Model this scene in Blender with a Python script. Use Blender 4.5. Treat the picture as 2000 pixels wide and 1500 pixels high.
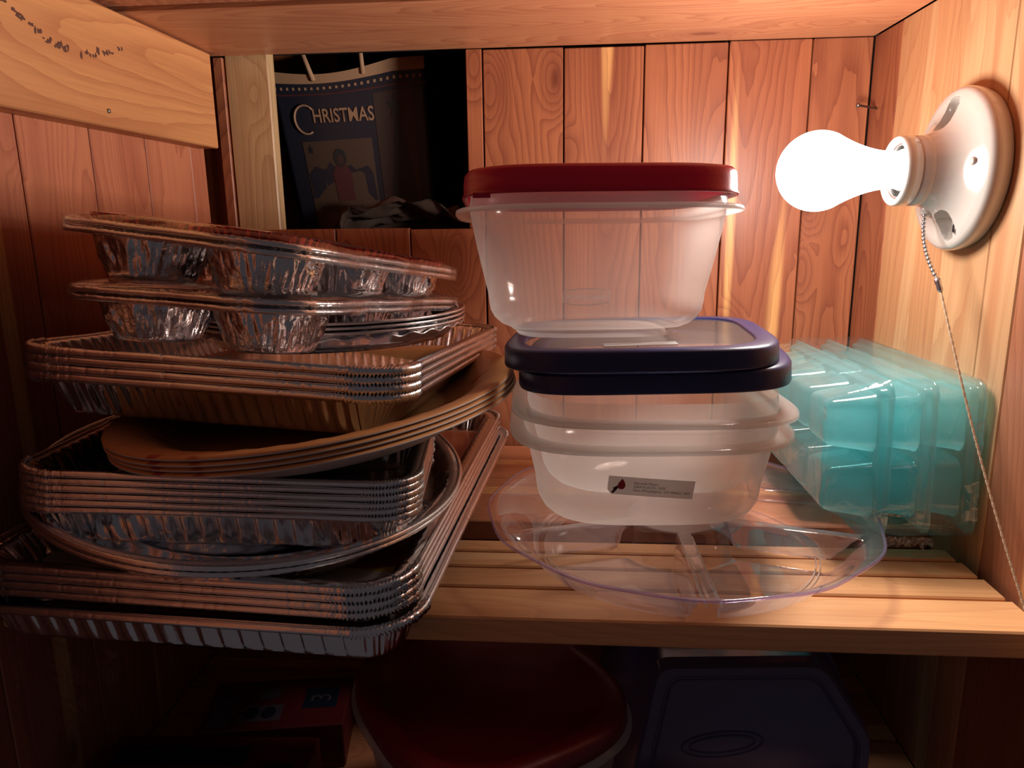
import bpy, bmesh, math, random
from mathutils import Vector, Matrix, Euler, noise as mnoise
import numpy as np
for o in list(bpy.data.objects): bpy.data.objects.remove(o)
S = bpy.context.scene; COL = S.collection
PI = math.pi
rng = random.Random(7)

# ------------------------------------------------------------------ camera, world, exposure
cam = bpy.data.cameras.new('camera'); cam_o = bpy.data.objects.new('camera', cam); COL.objects.link(cam_o)
_p, _y, _r = (math.radians(v) for v in (12.60, 4.525, 0.756))
_f = Vector((-math.sin(_y)*math.cos(_p), math.cos(_y)*math.cos(_p), -math.sin(_p)))
_right = Vector((math.cos(_y), math.sin(_y), 0)); _down = _f.cross(_right)
_R = math.cos(_r)*_right + math.sin(_r)*_down; _D = -math.sin(_r)*_right + math.cos(_r)*_down
cam_o.matrix_world = Matrix(((_R.x, -_D.x, -_f.x, 0), (_R.y, -_D.y, -_f.y, 0), (_R.z, -_D.z, -_f.z, 0), (0, 0, 0, 1)))
cam.sensor_fit = 'HORIZONTAL'; cam.sensor_width = 36.0; cam.lens = 36.0*1447.9/2000.0
cam.clip_start = 0.02; cam.clip_end = 50
S.camera = cam_o
W = bpy.data.worlds.new('room_light'); S.world = W; W.use_nodes = True
W.node_tree.nodes['Background'].inputs[0].default_value = (0.95, 0.78, 0.84, 1)
W.node_tree.nodes['Background'].inputs[1].default_value = 0.036
S.view_settings.view_transform = 'Standard'; S.view_settings.look = 'None'
S.view_settings.exposure = 0.25; S.view_settings.gamma = 1.0; S.view_settings.use_curve_mapping = False
try:
    S.cycles.transparent_max_bounces = 24; S.cycles.max_bounces = 12; S.cycles.diffuse_bounces = 5
    S.cycles.glossy_bounces = 6; S.cycles.sample_clamp_indirect = 4.0
    S.cycles.caustics_reflective = False; S.cycles.caustics_refractive = False
except Exception: pass
# the light of the bare bulb (sits in the bulb's head)
BULB = Vector((0.1885, 0.605, 0.032))
L = bpy.data.lights.new('bulb_light', 'POINT'); L.shadow_soft_size = 0.0312; L.use_nodes = True
L.color = (1.0, 0.93, 0.85); L.energy = 1.0
_nt = L.node_tree; _em = [n for n in _nt.nodes if n.type == 'EMISSION'][0]
_fo = _nt.nodes.new('ShaderNodeLightFalloff'); _fo.inputs['Strength'].default_value = 1.0; _fo.inputs['Smooth'].default_value = 0.0
_ad = _nt.nodes.new('ShaderNodeMath'); _ad.operation = 'MULTIPLY_ADD'; _ad.inputs[1].default_value = 7.0      # linear share
_cm = _nt.nodes.new('ShaderNodeMath'); _cm.operation = 'MULTIPLY'; _cm.inputs[1].default_value = 21.0           # constant share
_nt.links.new(_fo.outputs['Linear'], _ad.inputs[0]); _nt.links.new(_fo.outputs['Constant'], _cm.inputs[0])
_nt.links.new(_cm.outputs[0], _ad.inputs[2]); _nt.links.new(_ad.outputs[0], _em.inputs['Strength'])
lo = bpy.data.objects.new('bulb_light', L); lo.location = BULB; COL.objects.link(lo)

# ------------------------------------------------------------------ materials
def lin(r, g, b):
    f = lambda c: (c/255/12.92) if c/255 <= 0.04045 else ((c/255+0.055)/1.055)**2.4
    return (f(r), f(g), f(b), 1)
def newmat(name):
    m = bpy.data.materials.new(name); m.use_nodes = True
    nt = m.node_tree; nt.nodes.clear()
    out = nt.nodes.new('ShaderNodeOutputMaterial')
    return m, nt, out
def N(nt, t, **kw):
    n = nt.nodes.new(t)
    for k, v in kw.items():
        if k.startswith('i_'):
            key = k[2:]; key = int(key) if key.isdigit() else key.replace('_', ' ')
            n.inputs[key].default_value = v
        else: setattr(n, k, v)
    return n
def mth(nt, op, a, b=None, c=None, clamp=False):
    n = nt.nodes.new('ShaderNodeMath'); n.operation = op; n.use_clamp = clamp
    for i, v in enumerate((a, b, c)):
        if v is None: continue
        if isinstance(v, (int, float)): n.inputs[i].default_value = v
        else: nt.links.new(v, n.inputs[i])
    return n.outputs[0]
def mixc(nt, fac, a, b, mode='MIX'):
    n = nt.nodes.new('ShaderNodeMix'); n.data_type = 'RGBA'; n.blend_type = mode
    for sock, v in ((n.inputs[0], fac), (n.inputs[6], a), (n.inputs[7], b)):
        if isinstance(v, (int, float)): sock.default_value = v
        elif isinstance(v, tuple): sock.default_value = v
        else: nt.links.new(v, sock)
    return n.outputs[2]
def smooth(nt, v, lo_, hi_):
    n = nt.nodes.new('ShaderNodeMapRange'); n.interpolation_type = 'SMOOTHSTEP'
    n.inputs[1].default_value = lo_; n.inputs[2].default_value = hi_
    nt.links.new(v, n.inputs[0]); return n.outputs[0]
def wood(name, axis, base, dark, sap, sap_lo=0.60, knots=True, rough=0.42, ring=34.0, rough_saw=0.0, face='x', var=0.14, ringamt=0.55):
    """axis: the object's local axis along the grain. Rings, fibres, sapwood streaks and knots, each board its own cut."""
    m, nt, out = newmat(name); k = nt.links.new
    tc = N(nt, 'ShaderNodeTexCoord'); oi = N(nt, 'ShaderNodeObjectInfo')
    off = N(nt, 'ShaderNodeCombineXYZ'); 
    for i, f in enumerate((37.0, 53.0, 91.0)): k(mth(nt, 'MULTIPLY', oi.outputs['Random'], f), off.inputs[i])
    def co(sa, sl):
        mp = N(nt, 'ShaderNodeMapping'); s = [sa, sa, sa]; s['xyz'.index(axis)] = sl
        mp.inputs['Scale'].default_value = s; k(tc.outputs['Object'], mp.inputs['Vector'])
        ad = N(nt, 'ShaderNodeVectorMath', operation='ADD'); k(mp.outputs[0], ad.inputs[0]); k(off.outputs[0], ad.inputs[1])
        return ad.outputs[0]
    def noi(v, scale=1.0, detail=2.0, rgh=0.5):
        n = N(nt, 'ShaderNodeTexNoise'); n.inputs['Scale'].default_value = scale; n.inputs['Detail'].default_value = detail
        n.inputs['Roughness'].default_value = rgh; k(v, n.inputs['Vector']); return n.outputs[0]
    n1 = noi(co(11, 1.5), detail=0.6)
    w2 = noi(co(60, 16), detail=2)
    val = mth(nt, 'ADD', n1, mth(nt, 'MULTIPLY', w2, 0.035))
    if knots:
        vo = N(nt, 'ShaderNodeTexVoronoi'); vo.inputs['Scale'].default_value = 1.0; k(co(13.0, 5.6), vo.inputs['Vector'])
        kd = vo.outputs['Distance']
        nearf = smooth(nt, kd, 0.34, 0.02)
        val = mth(nt, 'ADD', val, mth(nt, 'MULTIPLY', nearf, 0.16))
    g = mth(nt, 'FRACT', mth(nt, 'MULTIPLY', val, ring))
    g = mth(nt, 'POWER', g, 2.6)
    fib = noi(co(520, 9), detail=2, rgh=0.6)
    broad = noi(co(26, 1.2), detail=1.5)
    c = mixc(nt, mth(nt, 'MULTIPLY', g, ringamt), base, dark)
    c = mixc(nt, smooth(nt, broad, 0.38, 0.72), c, mixc(nt, 0.45, c, dark))
    sn = noi(co(19, 0.8), detail=0.8)
    c = mixc(nt, smooth(nt, sn, sap_lo, sap_lo+0.03), c, mixc(nt, mth(nt, 'MULTIPLY', g, 0.3), sap, dark))
    if knots:
        core = smooth(nt, mth(nt, 'ADD', kd, mth(nt, 'MULTIPLY', w2, 0.09)), 0.145, 0.085)
        dk = (dark[0]*0.42, dark[1]*0.36, dark[2]*0.36, 1)
        c = mixc(nt, mth(nt, 'MULTIPLY', core, 0.85), c, dk)
        c = mixc(nt, mth(nt, 'MULTIPLY', nearf, 0.45), c, dark)
    hs = N(nt, 'ShaderNodeHueSaturation'); k(c, hs.inputs['Color'])
    v = mth(nt, 'ADD', 1.0-var*0.5, mth(nt, 'MULTIPLY', oi.outputs['Random'], var))
    v = mth(nt, 'MULTIPLY', v, mth(nt, 'ADD', 0.82, mth(nt, 'MULTIPLY', fib, 0.36)))
    k(v, hs.inputs['Value'])
    b = N(nt, 'ShaderNodeBsdfPrincipled'); k(hs.outputs[0], b.inputs['Base Color'])
    b.inputs['Roughness'].default_value = rough; b.inputs['Specular IOR Level'].default_value = 0.35
    bp = N(nt, 'ShaderNodeBump'); bp.inputs['Strength'].default_value = 0.25; bp.inputs['Distance'].default_value = 0.0006
    h = mth(nt, 'SUBTRACT', fib, mth(nt, 'MULTIPLY', g, 0.5))
    if rough_saw:
        rs = noi(co(160, 140), detail=3); h = mth(nt, 'ADD', h, mth(nt, 'MULTIPLY', rs, rough_saw)); bp.inputs['Distance'].default_value = 0.0016; bp.inputs['Strength'].default_value = 0.6
    k(h, bp.inputs['Height']); k(bp.outputs[0], b.inputs['Normal'])
    k(b.outputs[0], out.inputs[0]); return m
def plain(name, col, rough=0.5, metal=0.0, spec=0.5, coat=0.0, sss=0.0, bump=0.0, bscale=200.0, trans=0.0):
    m, nt, out = newmat(name); k = nt.links.new
    b = N(nt, 'ShaderNodeBsdfPrincipled'); b.inputs['Base Color'].default_value = col
    b.inputs['Roughness'].default_value = rough; b.inputs['Metallic'].default_value = metal
    b.inputs['Specular IOR Level'].default_value = spec; b.inputs['Coat Weight'].default_value = coat
    tc = N(nt, 'ShaderNodeTexCoord')
    n = N(nt, 'ShaderNodeTexNoise'); n.inputs['Scale'].default_value = bscale; n.inputs['Detail'].default_value = 3; k(tc.outputs['Object'], n.inputs['Vector'])
    k(mixc(nt, mth(nt, 'MULTIPLY', n.outputs[0], 0.16), col, (col[0]*0.6, col[1]*0.6, col[2]*0.6, 1)), b.inputs['Base Color'])
    if bump:
        bp = N(nt, 'ShaderNodeBump'); bp.inputs['Strength'].default_value = bump; bp.inputs['Distance'].default_value = 0.001
        k(n.outputs[0], bp.inputs['Height']); k(bp.outputs[0], b.inputs['Normal'])
    if trans:
        t = N(nt, 'ShaderNodeBsdfTranslucent'); t.inputs[0].default_value = col
        mx = N(nt, 'ShaderNodeMixShader'); mx.inputs[0].default_value = trans
        k(b.outputs[0], mx.inputs[1]); k(t.outputs[0], mx.inputs[2]); k(mx.outputs[0], out.inputs[0])
    else: k(b.outputs[0], out.inputs[0])
    return m
def foil(name, rough=0.2, wr=0.5, col=(0.86, 0.86, 0.88, 1)):
    m, nt, out = newmat(name); k = nt.links.new
    b = N(nt, 'ShaderNodeBsdfPrincipled'); b.inputs['Base Color'].default_value = col
    b.inputs['Metallic'].default_value = 1.0; b.inputs['Roughness'].default_value = rough
    tc = N(nt, 'ShaderNodeTexCoord')
    n = N(nt, 'ShaderNodeTexNoise'); n.inputs['Scale'].default_value = 85; n.inputs['Detail'].default_value = 4; n.inputs['Distortion'].default_value = 0.8
    k(tc.outputs['Object'], n.inputs['Vector'])
    n2 = N(nt, 'ShaderNodeTexNoise'); n2.inputs['Scale'].default_value = 420; n2.inputs['Detail'].default_value = 2; k(tc.outputs['Object'], n2.inputs['Vector'])
    bp = N(nt, 'ShaderNodeBump'); bp.inputs['Strength'].default_value = wr; bp.inputs['Distance'].default_value = 0.0012
    k(mth(nt, 'ADD', n.outputs[0], mth(nt, 'MULTIPLY', n2.outputs[0], 0.12)), bp.inputs['Height']); k(bp.outputs[0], b.inputs['Normal'])
    k(b.outputs[0], out.inputs[0]); return m
def clear(name, tint=(1, 1, 1, 1), edge=(0.8, 0.75, 0.9, 1), base=0.05, amt=0.85, powr=4.0, rough=0.03, haze=0.0, hazecol=(0.9, 0.9, 0.9, 1), bump=0.0, bscale=60, edgehaze=0.0):
    """thin clear plastic: see-through, with a reflection that grows towards grazing angles, and a little haze"""
    m, nt, out = newmat(name); k = nt.links.new
    lw = N(nt, 'ShaderNodeLayerWeight'); lw.inputs[0].default_value = 0.5
    f = mth(nt, 'POWER', lw.outputs['Facing'], powr)
    tr = N(nt, 'ShaderNodeBsdfTransparent'); k(mixc(nt, f, tint, edge), tr.inputs[0])
    gl = N(nt, 'ShaderNodeBsdfGlossy'); gl.inputs['Roughness'].default_value = rough; gl.inputs[0].default_value = (1, 1, 1, 1)
    if bump:
        tc = N(nt, 'ShaderNodeTexCoord'); n = N(nt, 'ShaderNodeTexNoise'); n.inputs['Scale'].default_value = bscale; n.inputs['Detail'].default_value = 4
        n.inputs['Distortion'].default_value = 0.6; k(tc.outputs['Object'], n.inputs['Vector'])
        bp = N(nt, 'ShaderNodeBump'); bp.inputs['Strength'].default_value = bump; bp.inputs['Distance'].default_value = 0.0015
        k(n.outputs[0], bp.inputs['Height']); k(bp.outputs[0], gl.inputs['Normal'])
    mx = N(nt, 'ShaderNodeMixShader'); k(mth(nt, 'ADD', base, mth(nt, 'MULTIPLY', f, amt), clamp=True), mx.inputs[0])
    body = tr.outputs[0]
    if haze or edgehaze:
        d = N(nt, 'ShaderNodeBsdfDiffuse'); d.inputs[0].default_value = hazecol
        t = N(nt, 'ShaderNodeBsdfTranslucent'); t.inputs[0].default_value = hazecol
        dm = N(nt, 'ShaderNodeMixShader'); dm.inputs[0].default_value = 0.78; k(d.outputs[0], dm.inputs[1]); k(t.outputs[0], dm.inputs[2])
        hm = N(nt, 'ShaderNodeMixShader'); k(mth(nt, 'ADD', haze, mth(nt, 'MULTIPLY', f, edgehaze), clamp=True), hm.inputs[0])
        k(tr.outputs[0], hm.inputs[1]); k(dm.outputs[0], hm.inputs[2]); body = hm.outputs[0]
    k(body, mx.inputs[1]); k(gl.outputs[0], mx.inputs[2]); k(mx.outputs[0], out.inputs[0])
    return m
cedB = (0.350, 0.114, 0.050, 1); cedD = (0.170, 0.040, 0.021, 1); cedS = (0.78, 0.42, 0.17, 1)
M = {}
M['cedar_z'] = wood('cedar_boards', 'z', cedB, cedD, (0.62, 0.31, 0.115, 1), 0.712, ringamt=0.7)
M['cedar_left'] = wood('cedar_boards_left', 'z', (0.52, 0.18, 0.092, 1), (0.30, 0.078, 0.044, 1), cedS, 0.72)
M['cedar_x'] = wood('cedar_shelf_boards', 'x', (0.56, 0.235, 0.115, 1), (0.34, 0.10, 0.05, 1), (0.72, 0.36, 0.15, 1), 0.66)
M['cedar_rough'] = wood('rough_sawn_cedar', 'x', (0.50, 0.19, 0.10, 1), (0.25, 0.07, 0.04, 1), cedS, 0.75, rough_saw=1.6)
M['pine_z'] = wood('pale_cedar_boards', 'z', (0.48, 0.24, 0.112, 1), (0.33, 0.115, 0.052, 1), (0.53, 0.30, 0.15, 1), 0.54, ring=26, ringamt=0.4, knots=False)
M['red_z'] = wood('red_cedar_boards', 'z', (0.40, 0.155, 0.078, 1), (0.28, 0.085, 0.043, 1), cedS, 0.66, ring=26, knots=False)
M['beam_y'] = wood('cedar_beam', 'y', (0.54, 0.235, 0.092, 1), (0.34, 0.108, 0.045, 1), (0.60, 0.30, 0.11, 1), 0.60, ring=20, knots=False)
M['slat_x'] = wood('shelf_slats', 'x', (0.74, 0.38, 0.17, 1), (0.52, 0.22, 0.09, 1), (0.82, 0.48, 0.24, 1), 0.62, ring=24, knots=False, rough=0.36, ringamt=0.35)
M['stud_z'] = wood('pine_stud', 'z', (0.54, 0.34, 0.175, 1), (0.33, 0.17, 0.085, 1), (0.60, 0.41, 0.23, 1), 0.66, ring=18)
M['dark'] = plain('dark_timber', (0.030, 0.018, 0.014, 1), 0.9, spec=0.1)
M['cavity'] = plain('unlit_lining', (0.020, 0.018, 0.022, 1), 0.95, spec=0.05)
M['foil'] = foil('aluminium_foil', 0.17, 0.28)
M['foil_rim'] = foil('rolled_foil_rim', 0.26, 0.35)
M['foil_cup'] = foil('crinkled_foil_cup', 0.12, 0.8)
M['frost'] = clear('frosted_plastic', (1.0, 0.97, 0.95, 1), (0.95, 0.9, 0.88, 1), 0.03, 0.35, 4.0, 0.12, haze=0.27, hazecol=(0.95, 0.93, 0.92, 1), edgehaze=0.45)
M['frost2'] = clear('milky_plastic', (1.0, 0.97, 0.95, 1), (0.95, 0.9, 0.88, 1), 0.03, 0.3, 4.0, 0.14, haze=0.35, hazecol=(0.99, 0.97, 0.94, 1), edgehaze=0.35)
M['frost_lip'] = clear('frosted_plastic_lip', (1, 1, 1, 1), (1, 1, 1, 1), 0.05, 0.4, 4.0, 0.12, haze=0.62, hazecol=(0.95, 0.92, 0.90, 1))
M['window'] = clear('lid_window', (1, 1, 1, 1), (0.95, 0.95, 0.95, 1), 0.04, 0.4, 4.0, 0.15, haze=0.24, hazecol=(0.92, 0.89, 0.88, 1))
M['platter'] = clear('clear_platter', (0.98, 0.97, 0.99, 1), (0.74, 0.68, 0.84, 1), 0.06, 0.75, 2.6, 0.02, haze=0.035, edgehaze=0.26, hazecol=(0.85, 0.80, 0.92, 1))
M['platter_rim'] = clear('clear_platter_rim', (0.86, 0.78, 0.95, 1), (0.55, 0.45, 0.78, 1), 0.06, 0.6, 2.5, 0.03, haze=0.10, hazecol=(0.72, 0.62, 0.95, 1), edgehaze=0.2)
M['film'] = clear('shrink_film', (1, 1, 1, 1), (0.95, 0.95, 0.95, 1), 0.085, 0.45, 4.0, 0.05, haze=0.03, edgehaze=0.05, bump=0.9, bscale=70)
M['film_tight'] = clear('tight_film', (1, 1, 1, 1), (0.9, 0.88, 0.88, 1), 0.06, 0.55, 2.6, 0.08, haze=0.03, edgehaze=0.08, bump=0.4, bscale=45)
M['teal'] = clear('teal_plastic', (0.58, 0.97, 0.99, 1), (0.5, 0.9, 0.92, 1), 0.05, 0.35, 4.0, 0.12, haze=0.62, hazecol=(0.52, 0.97, 1.0, 1), edgehaze=0.25)
M['navy'] = plain('navy_lid', (0.024, 0.030, 0.115, 1), 0.36, bump=0.1, bscale=900)
M['red_lid'] = plain('red_lid', (0.52, 0.012, 0.055, 1), 0.27, bump=0.1, bscale=700, trans=0.12)
M['porcelain'] = plain('white_porcelain', (0.66, 0.61, 0.56, 1), 0.12, coat=0.6)
M['steel'] = plain('zinc_steel', (0.62, 0.62, 0.64, 1), 0.28, metal=1.0)
M['brass'] = plain('brass', (0.72, 0.52, 0.20, 1), 0.3, metal=1.0)
M['nail'] = plain('dull_nail', (0.32, 0.30, 0.29, 1), 0.4, metal=1.0)
M['cord'] = plain('cotton_cord', (0.70, 0.52, 0.35, 1), 0.85, bump=0.6, bscale=1500)
M['black'] = plain('black_ink', (0.015, 0.012, 0.012, 1), 0.6)
M['tan_ink'] = plain('tan_ink', (0.24, 0.13, 0.075, 1), 0.8)
M['paper_white'] = plain('white_paper', (0.80, 0.78, 0.77, 1), 0.55, bump=0.1, trans=0.3)
M['silver_label'] = plain('silver_label', (0.46, 0.39, 0.37, 1), 0.4, trans=0.55)
M['white_ink'] = plain('white_ink', (0.8, 0.78, 0.76, 1), 0.5)
M['bird_red'] = plain('bird_red', (0.30, 0.012, 0.03, 1), 0.5)
M['liner'] = plain('red_foil_liner', (0.62, 0.07, 0.06, 1), 0.32, metal=0.55, trans=0.0)
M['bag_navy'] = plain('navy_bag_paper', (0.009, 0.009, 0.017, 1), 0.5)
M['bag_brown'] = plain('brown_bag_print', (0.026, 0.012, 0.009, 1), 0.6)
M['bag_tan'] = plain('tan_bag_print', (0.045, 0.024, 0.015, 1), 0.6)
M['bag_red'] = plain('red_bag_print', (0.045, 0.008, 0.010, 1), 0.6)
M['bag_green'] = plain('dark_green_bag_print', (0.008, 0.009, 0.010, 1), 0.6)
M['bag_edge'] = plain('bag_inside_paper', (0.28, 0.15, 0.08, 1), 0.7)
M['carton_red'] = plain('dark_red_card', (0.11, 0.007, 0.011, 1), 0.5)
M['carton_print'] = plain('grey_card_print', (0.085, 0.07, 0.09, 1), 0.5)
M['ink_navy'] = plain('dark_blue_ink', (0.012, 0.02, 0.04, 1), 0.4)
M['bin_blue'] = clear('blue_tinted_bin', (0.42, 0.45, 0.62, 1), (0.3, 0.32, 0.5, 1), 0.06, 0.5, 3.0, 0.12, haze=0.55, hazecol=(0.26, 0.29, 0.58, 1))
def plate_mat():
    m, nt, out = newmat('autumn_plate_print'); k = nt.links.new
    tc = N(nt, 'ShaderNodeTexCoord'); b = N(nt, 'ShaderNodeBsdfPrincipled'); b.inputs['Roughness'].default_value = 0.45
    vo = N(nt, 'ShaderNodeTexVoronoi'); vo.inputs['Scale'].default_value = 26; vo.distance = 'MANHATTAN'
    ns = N(nt, 'ShaderNodeTexNoise'); ns.inputs['Scale'].default_value = 40; ns.inputs['Detail'].default_value = 3
    k(tc.outputs['Object'], vo.inputs['Vector']); k(tc.outputs['Object'], ns.inputs['Vector'])
    c = mixc(nt, ns.outputs[0], (0.80, 0.40, 0.16, 1), (0.62, 0.27, 0.09, 1))
    lf = smooth(nt, mth(nt, 'ADD', vo.outputs['Distance'], mth(nt, 'MULTIPLY', ns.outputs[0], 0.35)), 0.62, 0.52)
    sel = smooth(nt, N(nt, 'ShaderNodeSeparateColor').outputs[0], 0, 1)
    sc = N(nt, 'ShaderNodeSeparateColor'); k(vo.outputs['Color'], sc.inputs[0])
    lf = mth(nt, 'MULTIPLY', lf, smooth(nt, sc.outputs[0], 0.55, 0.6))
    leafc = mixc(nt, sc.outputs[1], (0.42, 0.03, 0.02, 1), (0.50, 0.13, 0.03, 1))
    k(mixc(nt, lf, c, leafc), b.inputs['Base Color']); k(b.outputs[0], out.inputs[0]); return m
M['plate_top'] = plate_mat()
def sheet_mat():
    m, nt, out = newmat('printed_label_sheet'); k = nt.links.new
    tc = N(nt, 'ShaderNodeTexCoord'); b = N(nt, 'ShaderNodeBsdfPrincipled'); b.inputs['Roughness'].default_value = 0.35
    sp = N(nt, 'ShaderNodeSeparateXYZ'); k(tc.outputs['Object'], sp.inputs[0])
    ns = N(nt, 'ShaderNodeTexNoise'); ns.inputs['Scale'].default_value = 30; ns.inputs['Detail'].default_value = 3; k(tc.outputs['Object'], ns.inputs['Vector'])
    green = mixc(nt, ns.outputs[0], (0.07, 0.20, 0.10, 1), (0.30, 0.46, 0.09, 1))
    gold = mixc(nt, ns.outputs[0], (0.80, 0.55, 0.08, 1), (0.70, 0.42, 0.09, 1))
    c = mixc(nt, smooth(nt, mth(nt, 'ADD', sp.outputs[0], mth(nt, 'MULTIPLY', ns.outputs[0], 0.03)), 0.045, 0.08), green, gold)
    c = mixc(nt, smooth(nt, mth(nt, 'SUBTRACT', sp.outputs[1], mth(nt, 'MULTIPLY', sp.outputs[0], 0.2)), -0.055, 0.01), c, (0.40, 0.10, 0.04, 1))
    k(c, b.inputs['Base Color']); k(b.outputs[0], out.inputs[0]); return m
M['sheet'] = sheet_mat()

# ------------------------------------------------------------------ helpers
def ob(name, verts, faces, mat, parent=None, smooth_=True, loc=None, mats=None, fm=None):
    me = bpy.data.meshes.new(name); me.from_pydata([tuple(v) for v in verts], [], [tuple(f) for f in faces]); me.update()
    for m in (mats or [mat]): me.materials.append(m)
    if fm is not None: me.polygons.foreach_set('material_index', fm)
    if smooth_: me.polygons.foreach_set('use_smooth', [True]*len(me.polygons))
    o = bpy.data.objects.new(name, me); COL.objects.link(o)
    if parent: o.parent = parent
    if loc is not None: o.location = loc
    return o
def obm(name, me, parent=None, loc=None):
    o = bpy.data.objects.new(name, me); COL.objects.link(o)
    if parent: o.parent = parent
    if loc is not None: o.location = loc
    return o
def tag(o, label=None, cat=None, group=None, kind=None):
    if label: o['label'] = label
    if cat: o['category'] = cat
    if group: o['group'] = group
    if kind: o['kind'] = kind
    return o
def thing(name, label, cat, loc=(0, 0, 0), rot=(0, 0, 0), group=None):
    o = bpy.data.objects.new(name, None); COL.objects.link(o); o.location = loc; o.rotation_euler = rot
    o.empty_display_size = 0.02
    return tag(o, label, cat, group)
def copy_tree(o, parent=None):
    c = o.copy(); COL.objects.link(c); c.parent = parent
    for ch in list(o.children): copy_tree(ch, c)
    return c
def box_vf(sx, sy, sz, ch=0.0, cx=0, cy=0, cz=0):
    """box with chamfered edges along every side"""
    if ch <= 0:
        v = [(cx+x*sx/2, cy+y*sy/2, cz+z*sz/2) for x in (-1, 1) for y in (-1, 1) for z in (-1, 1)]
        f = [(0, 1, 3, 2), (4, 6, 7, 5), (0, 4, 5, 1), (2, 3, 7, 6), (0, 2, 6, 4), (1, 5, 7, 3)]
        return v, f
    bm = bmesh.new(); bmesh.ops.create_cube(bm, size=1.0)
    for q in bm.verts: q.co = Vector((q.co.x*sx, q.co.y*sy, q.co.z*sz))
    bmesh.ops.bevel(bm, geom=list(bm.edges), offset=ch, segments=1, affect='EDGES')
    v = [(q.co.x+cx, q.co.y+cy, q.co.z+cz) for q in bm.verts]; bm.verts.index_update()
    f = [[q.index for q in p.verts] for p in bm.faces]; bm.free()
    return v, f
def board(name, lo_, hi_, mat, parent=None, ch=0.0008):
    c = [(a+b)/2 for a, b in zip(lo_, hi_)]; s = [b-a for a, b in zip(lo_, hi_)]
    v, f = box_vf(*s, ch=min(ch, min(s)*0.3))
    return ob(name, v, f, mat, parent, smooth_=False, loc=c)
def merge(parts):
    V, F = [], []
    for v, f in parts:
        n = len(V); V += list(v); F += [tuple(i+n for i in q) for q in f]
    return V, F
def tube_vf(path, r, seg=8, closed=False, cap=True):
    P = [Vector(p) for p in path]; n = len(P); V, F = [], []
    up = Vector((0, 0, 1)); prev = None
    for i, p in enumerate(P):
        a = P[(i-1) % n] if (closed or i > 0) else p; b = P[(i+1) % n] if (closed or i < n-1) else p
        t = (b-a).normalized()
        if prev is None:
            u = t.cross(up)
            if u.length < 1e-4: u = t.cross(Vector((1, 0, 0)))
        else: u = prev - t*prev.dot(t)
        u.normalize(); w = t.cross(u); prev = u
        rr = r[i] if isinstance(r, (list, tuple)) else r
        for j in range(seg):
            an = 2*PI*j/seg; V.append(p + (u*math.cos(an)+w*math.sin(an))*rr)
    m = n if closed else n-1
    for i in range(m):
        for j in range(seg):
            F.append((i*seg+j, i*seg+(j+1) % seg, ((i+1) % n)*seg+(j+1) % seg, ((i+1) % n)*seg+j))
    if cap and not closed:
        F.append(tuple(range(seg))[::-1]); F.append(tuple((n-1)*seg+j for j in range(seg)))
    return V, F
def loft_vf(loops, cap_end=True, cap_start=False, closed=True):
    n = len(loops[0]); V = [p for l in loops for p in l]; F = []
    for i in range(len(loops)-1):
        for j in range(n if closed else n-1):
            k = (j+1) % n
            F.append((i*n+j, i*n+k, (i+1)*n+k, (i+1)*n+j))
    if cap_end:
        c = np.mean(np.array([tuple(p) for p in loops[-1]]), axis=0); V.append(tuple(c)); ci = len(V)-1; b = (len(loops)-1)*n
        for j in range(n): F.append((b+j, b+(j+1) % n, ci))
    if cap_start:
        c = np.mean(np.array([tuple(p) for p in loops[0]]), axis=0); V.append(tuple(c)); ci = len(V)-1
        for j in range(n): F.append(((j+1) % n, j, ci))
    return V, F
def rrect(w, d, r, n):
    """n points evenly along a rounded rectangle: x, y, nx, ny, s, corner weight"""
    st = [(w-2*r), (d-2*r), (w-2*r), (d-2*r)]; arc = PI*r/2; tot = sum(st)+4*arc; out = []
    segs = []
    segs.append(('l', (-w/2+r, -d/2), (1, 0), st[0], (0, -1))); segs.append(('a', (w/2-r, -d/2+r), -PI/2, arc))
    segs.append(('l', (w/2, -d/2+r), (0, 1), st[1], (1, 0))); segs.append(('a', (w/2-r, d/2-r), 0, arc))
    segs.append(('l', (w/2-r, d/2), (-1, 0), st[2], (0, 1))); segs.append(('a', (-w/2+r, d/2-r), PI/2, arc))
    segs.append(('l', (-w/2, d/2-r), (0, -1), st[3], (-1, 0))); segs.append(('a', (-w/2+r, -d/2+r), PI, arc))
    for i in range(n):
        s = tot*i/n; q = s
        for g in segs:
            ln = g[3]
            if q <= ln or g is segs[-1]:
                if g[0] == 'l':
                    e = min(q, ln-q); out.append((g[1][0]+g[2][0]*q, g[1][1]+g[2][1]*q, g[4][0], g[4][1], s, max(0, 1-e/0.012)*0.6))
                else:
                    a = g[2]+q/r; out.append((g[1][0]+r*math.cos(a), g[1][1]+r*math.sin(a), math.cos(a), math.sin(a), s, 1.0))
                break
            q -= ln
    return out
def hsh(i, s=0):
    x = math.sin(i*127.1+s*311.7)*43758.5453; return x-math.floor(x)
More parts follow.
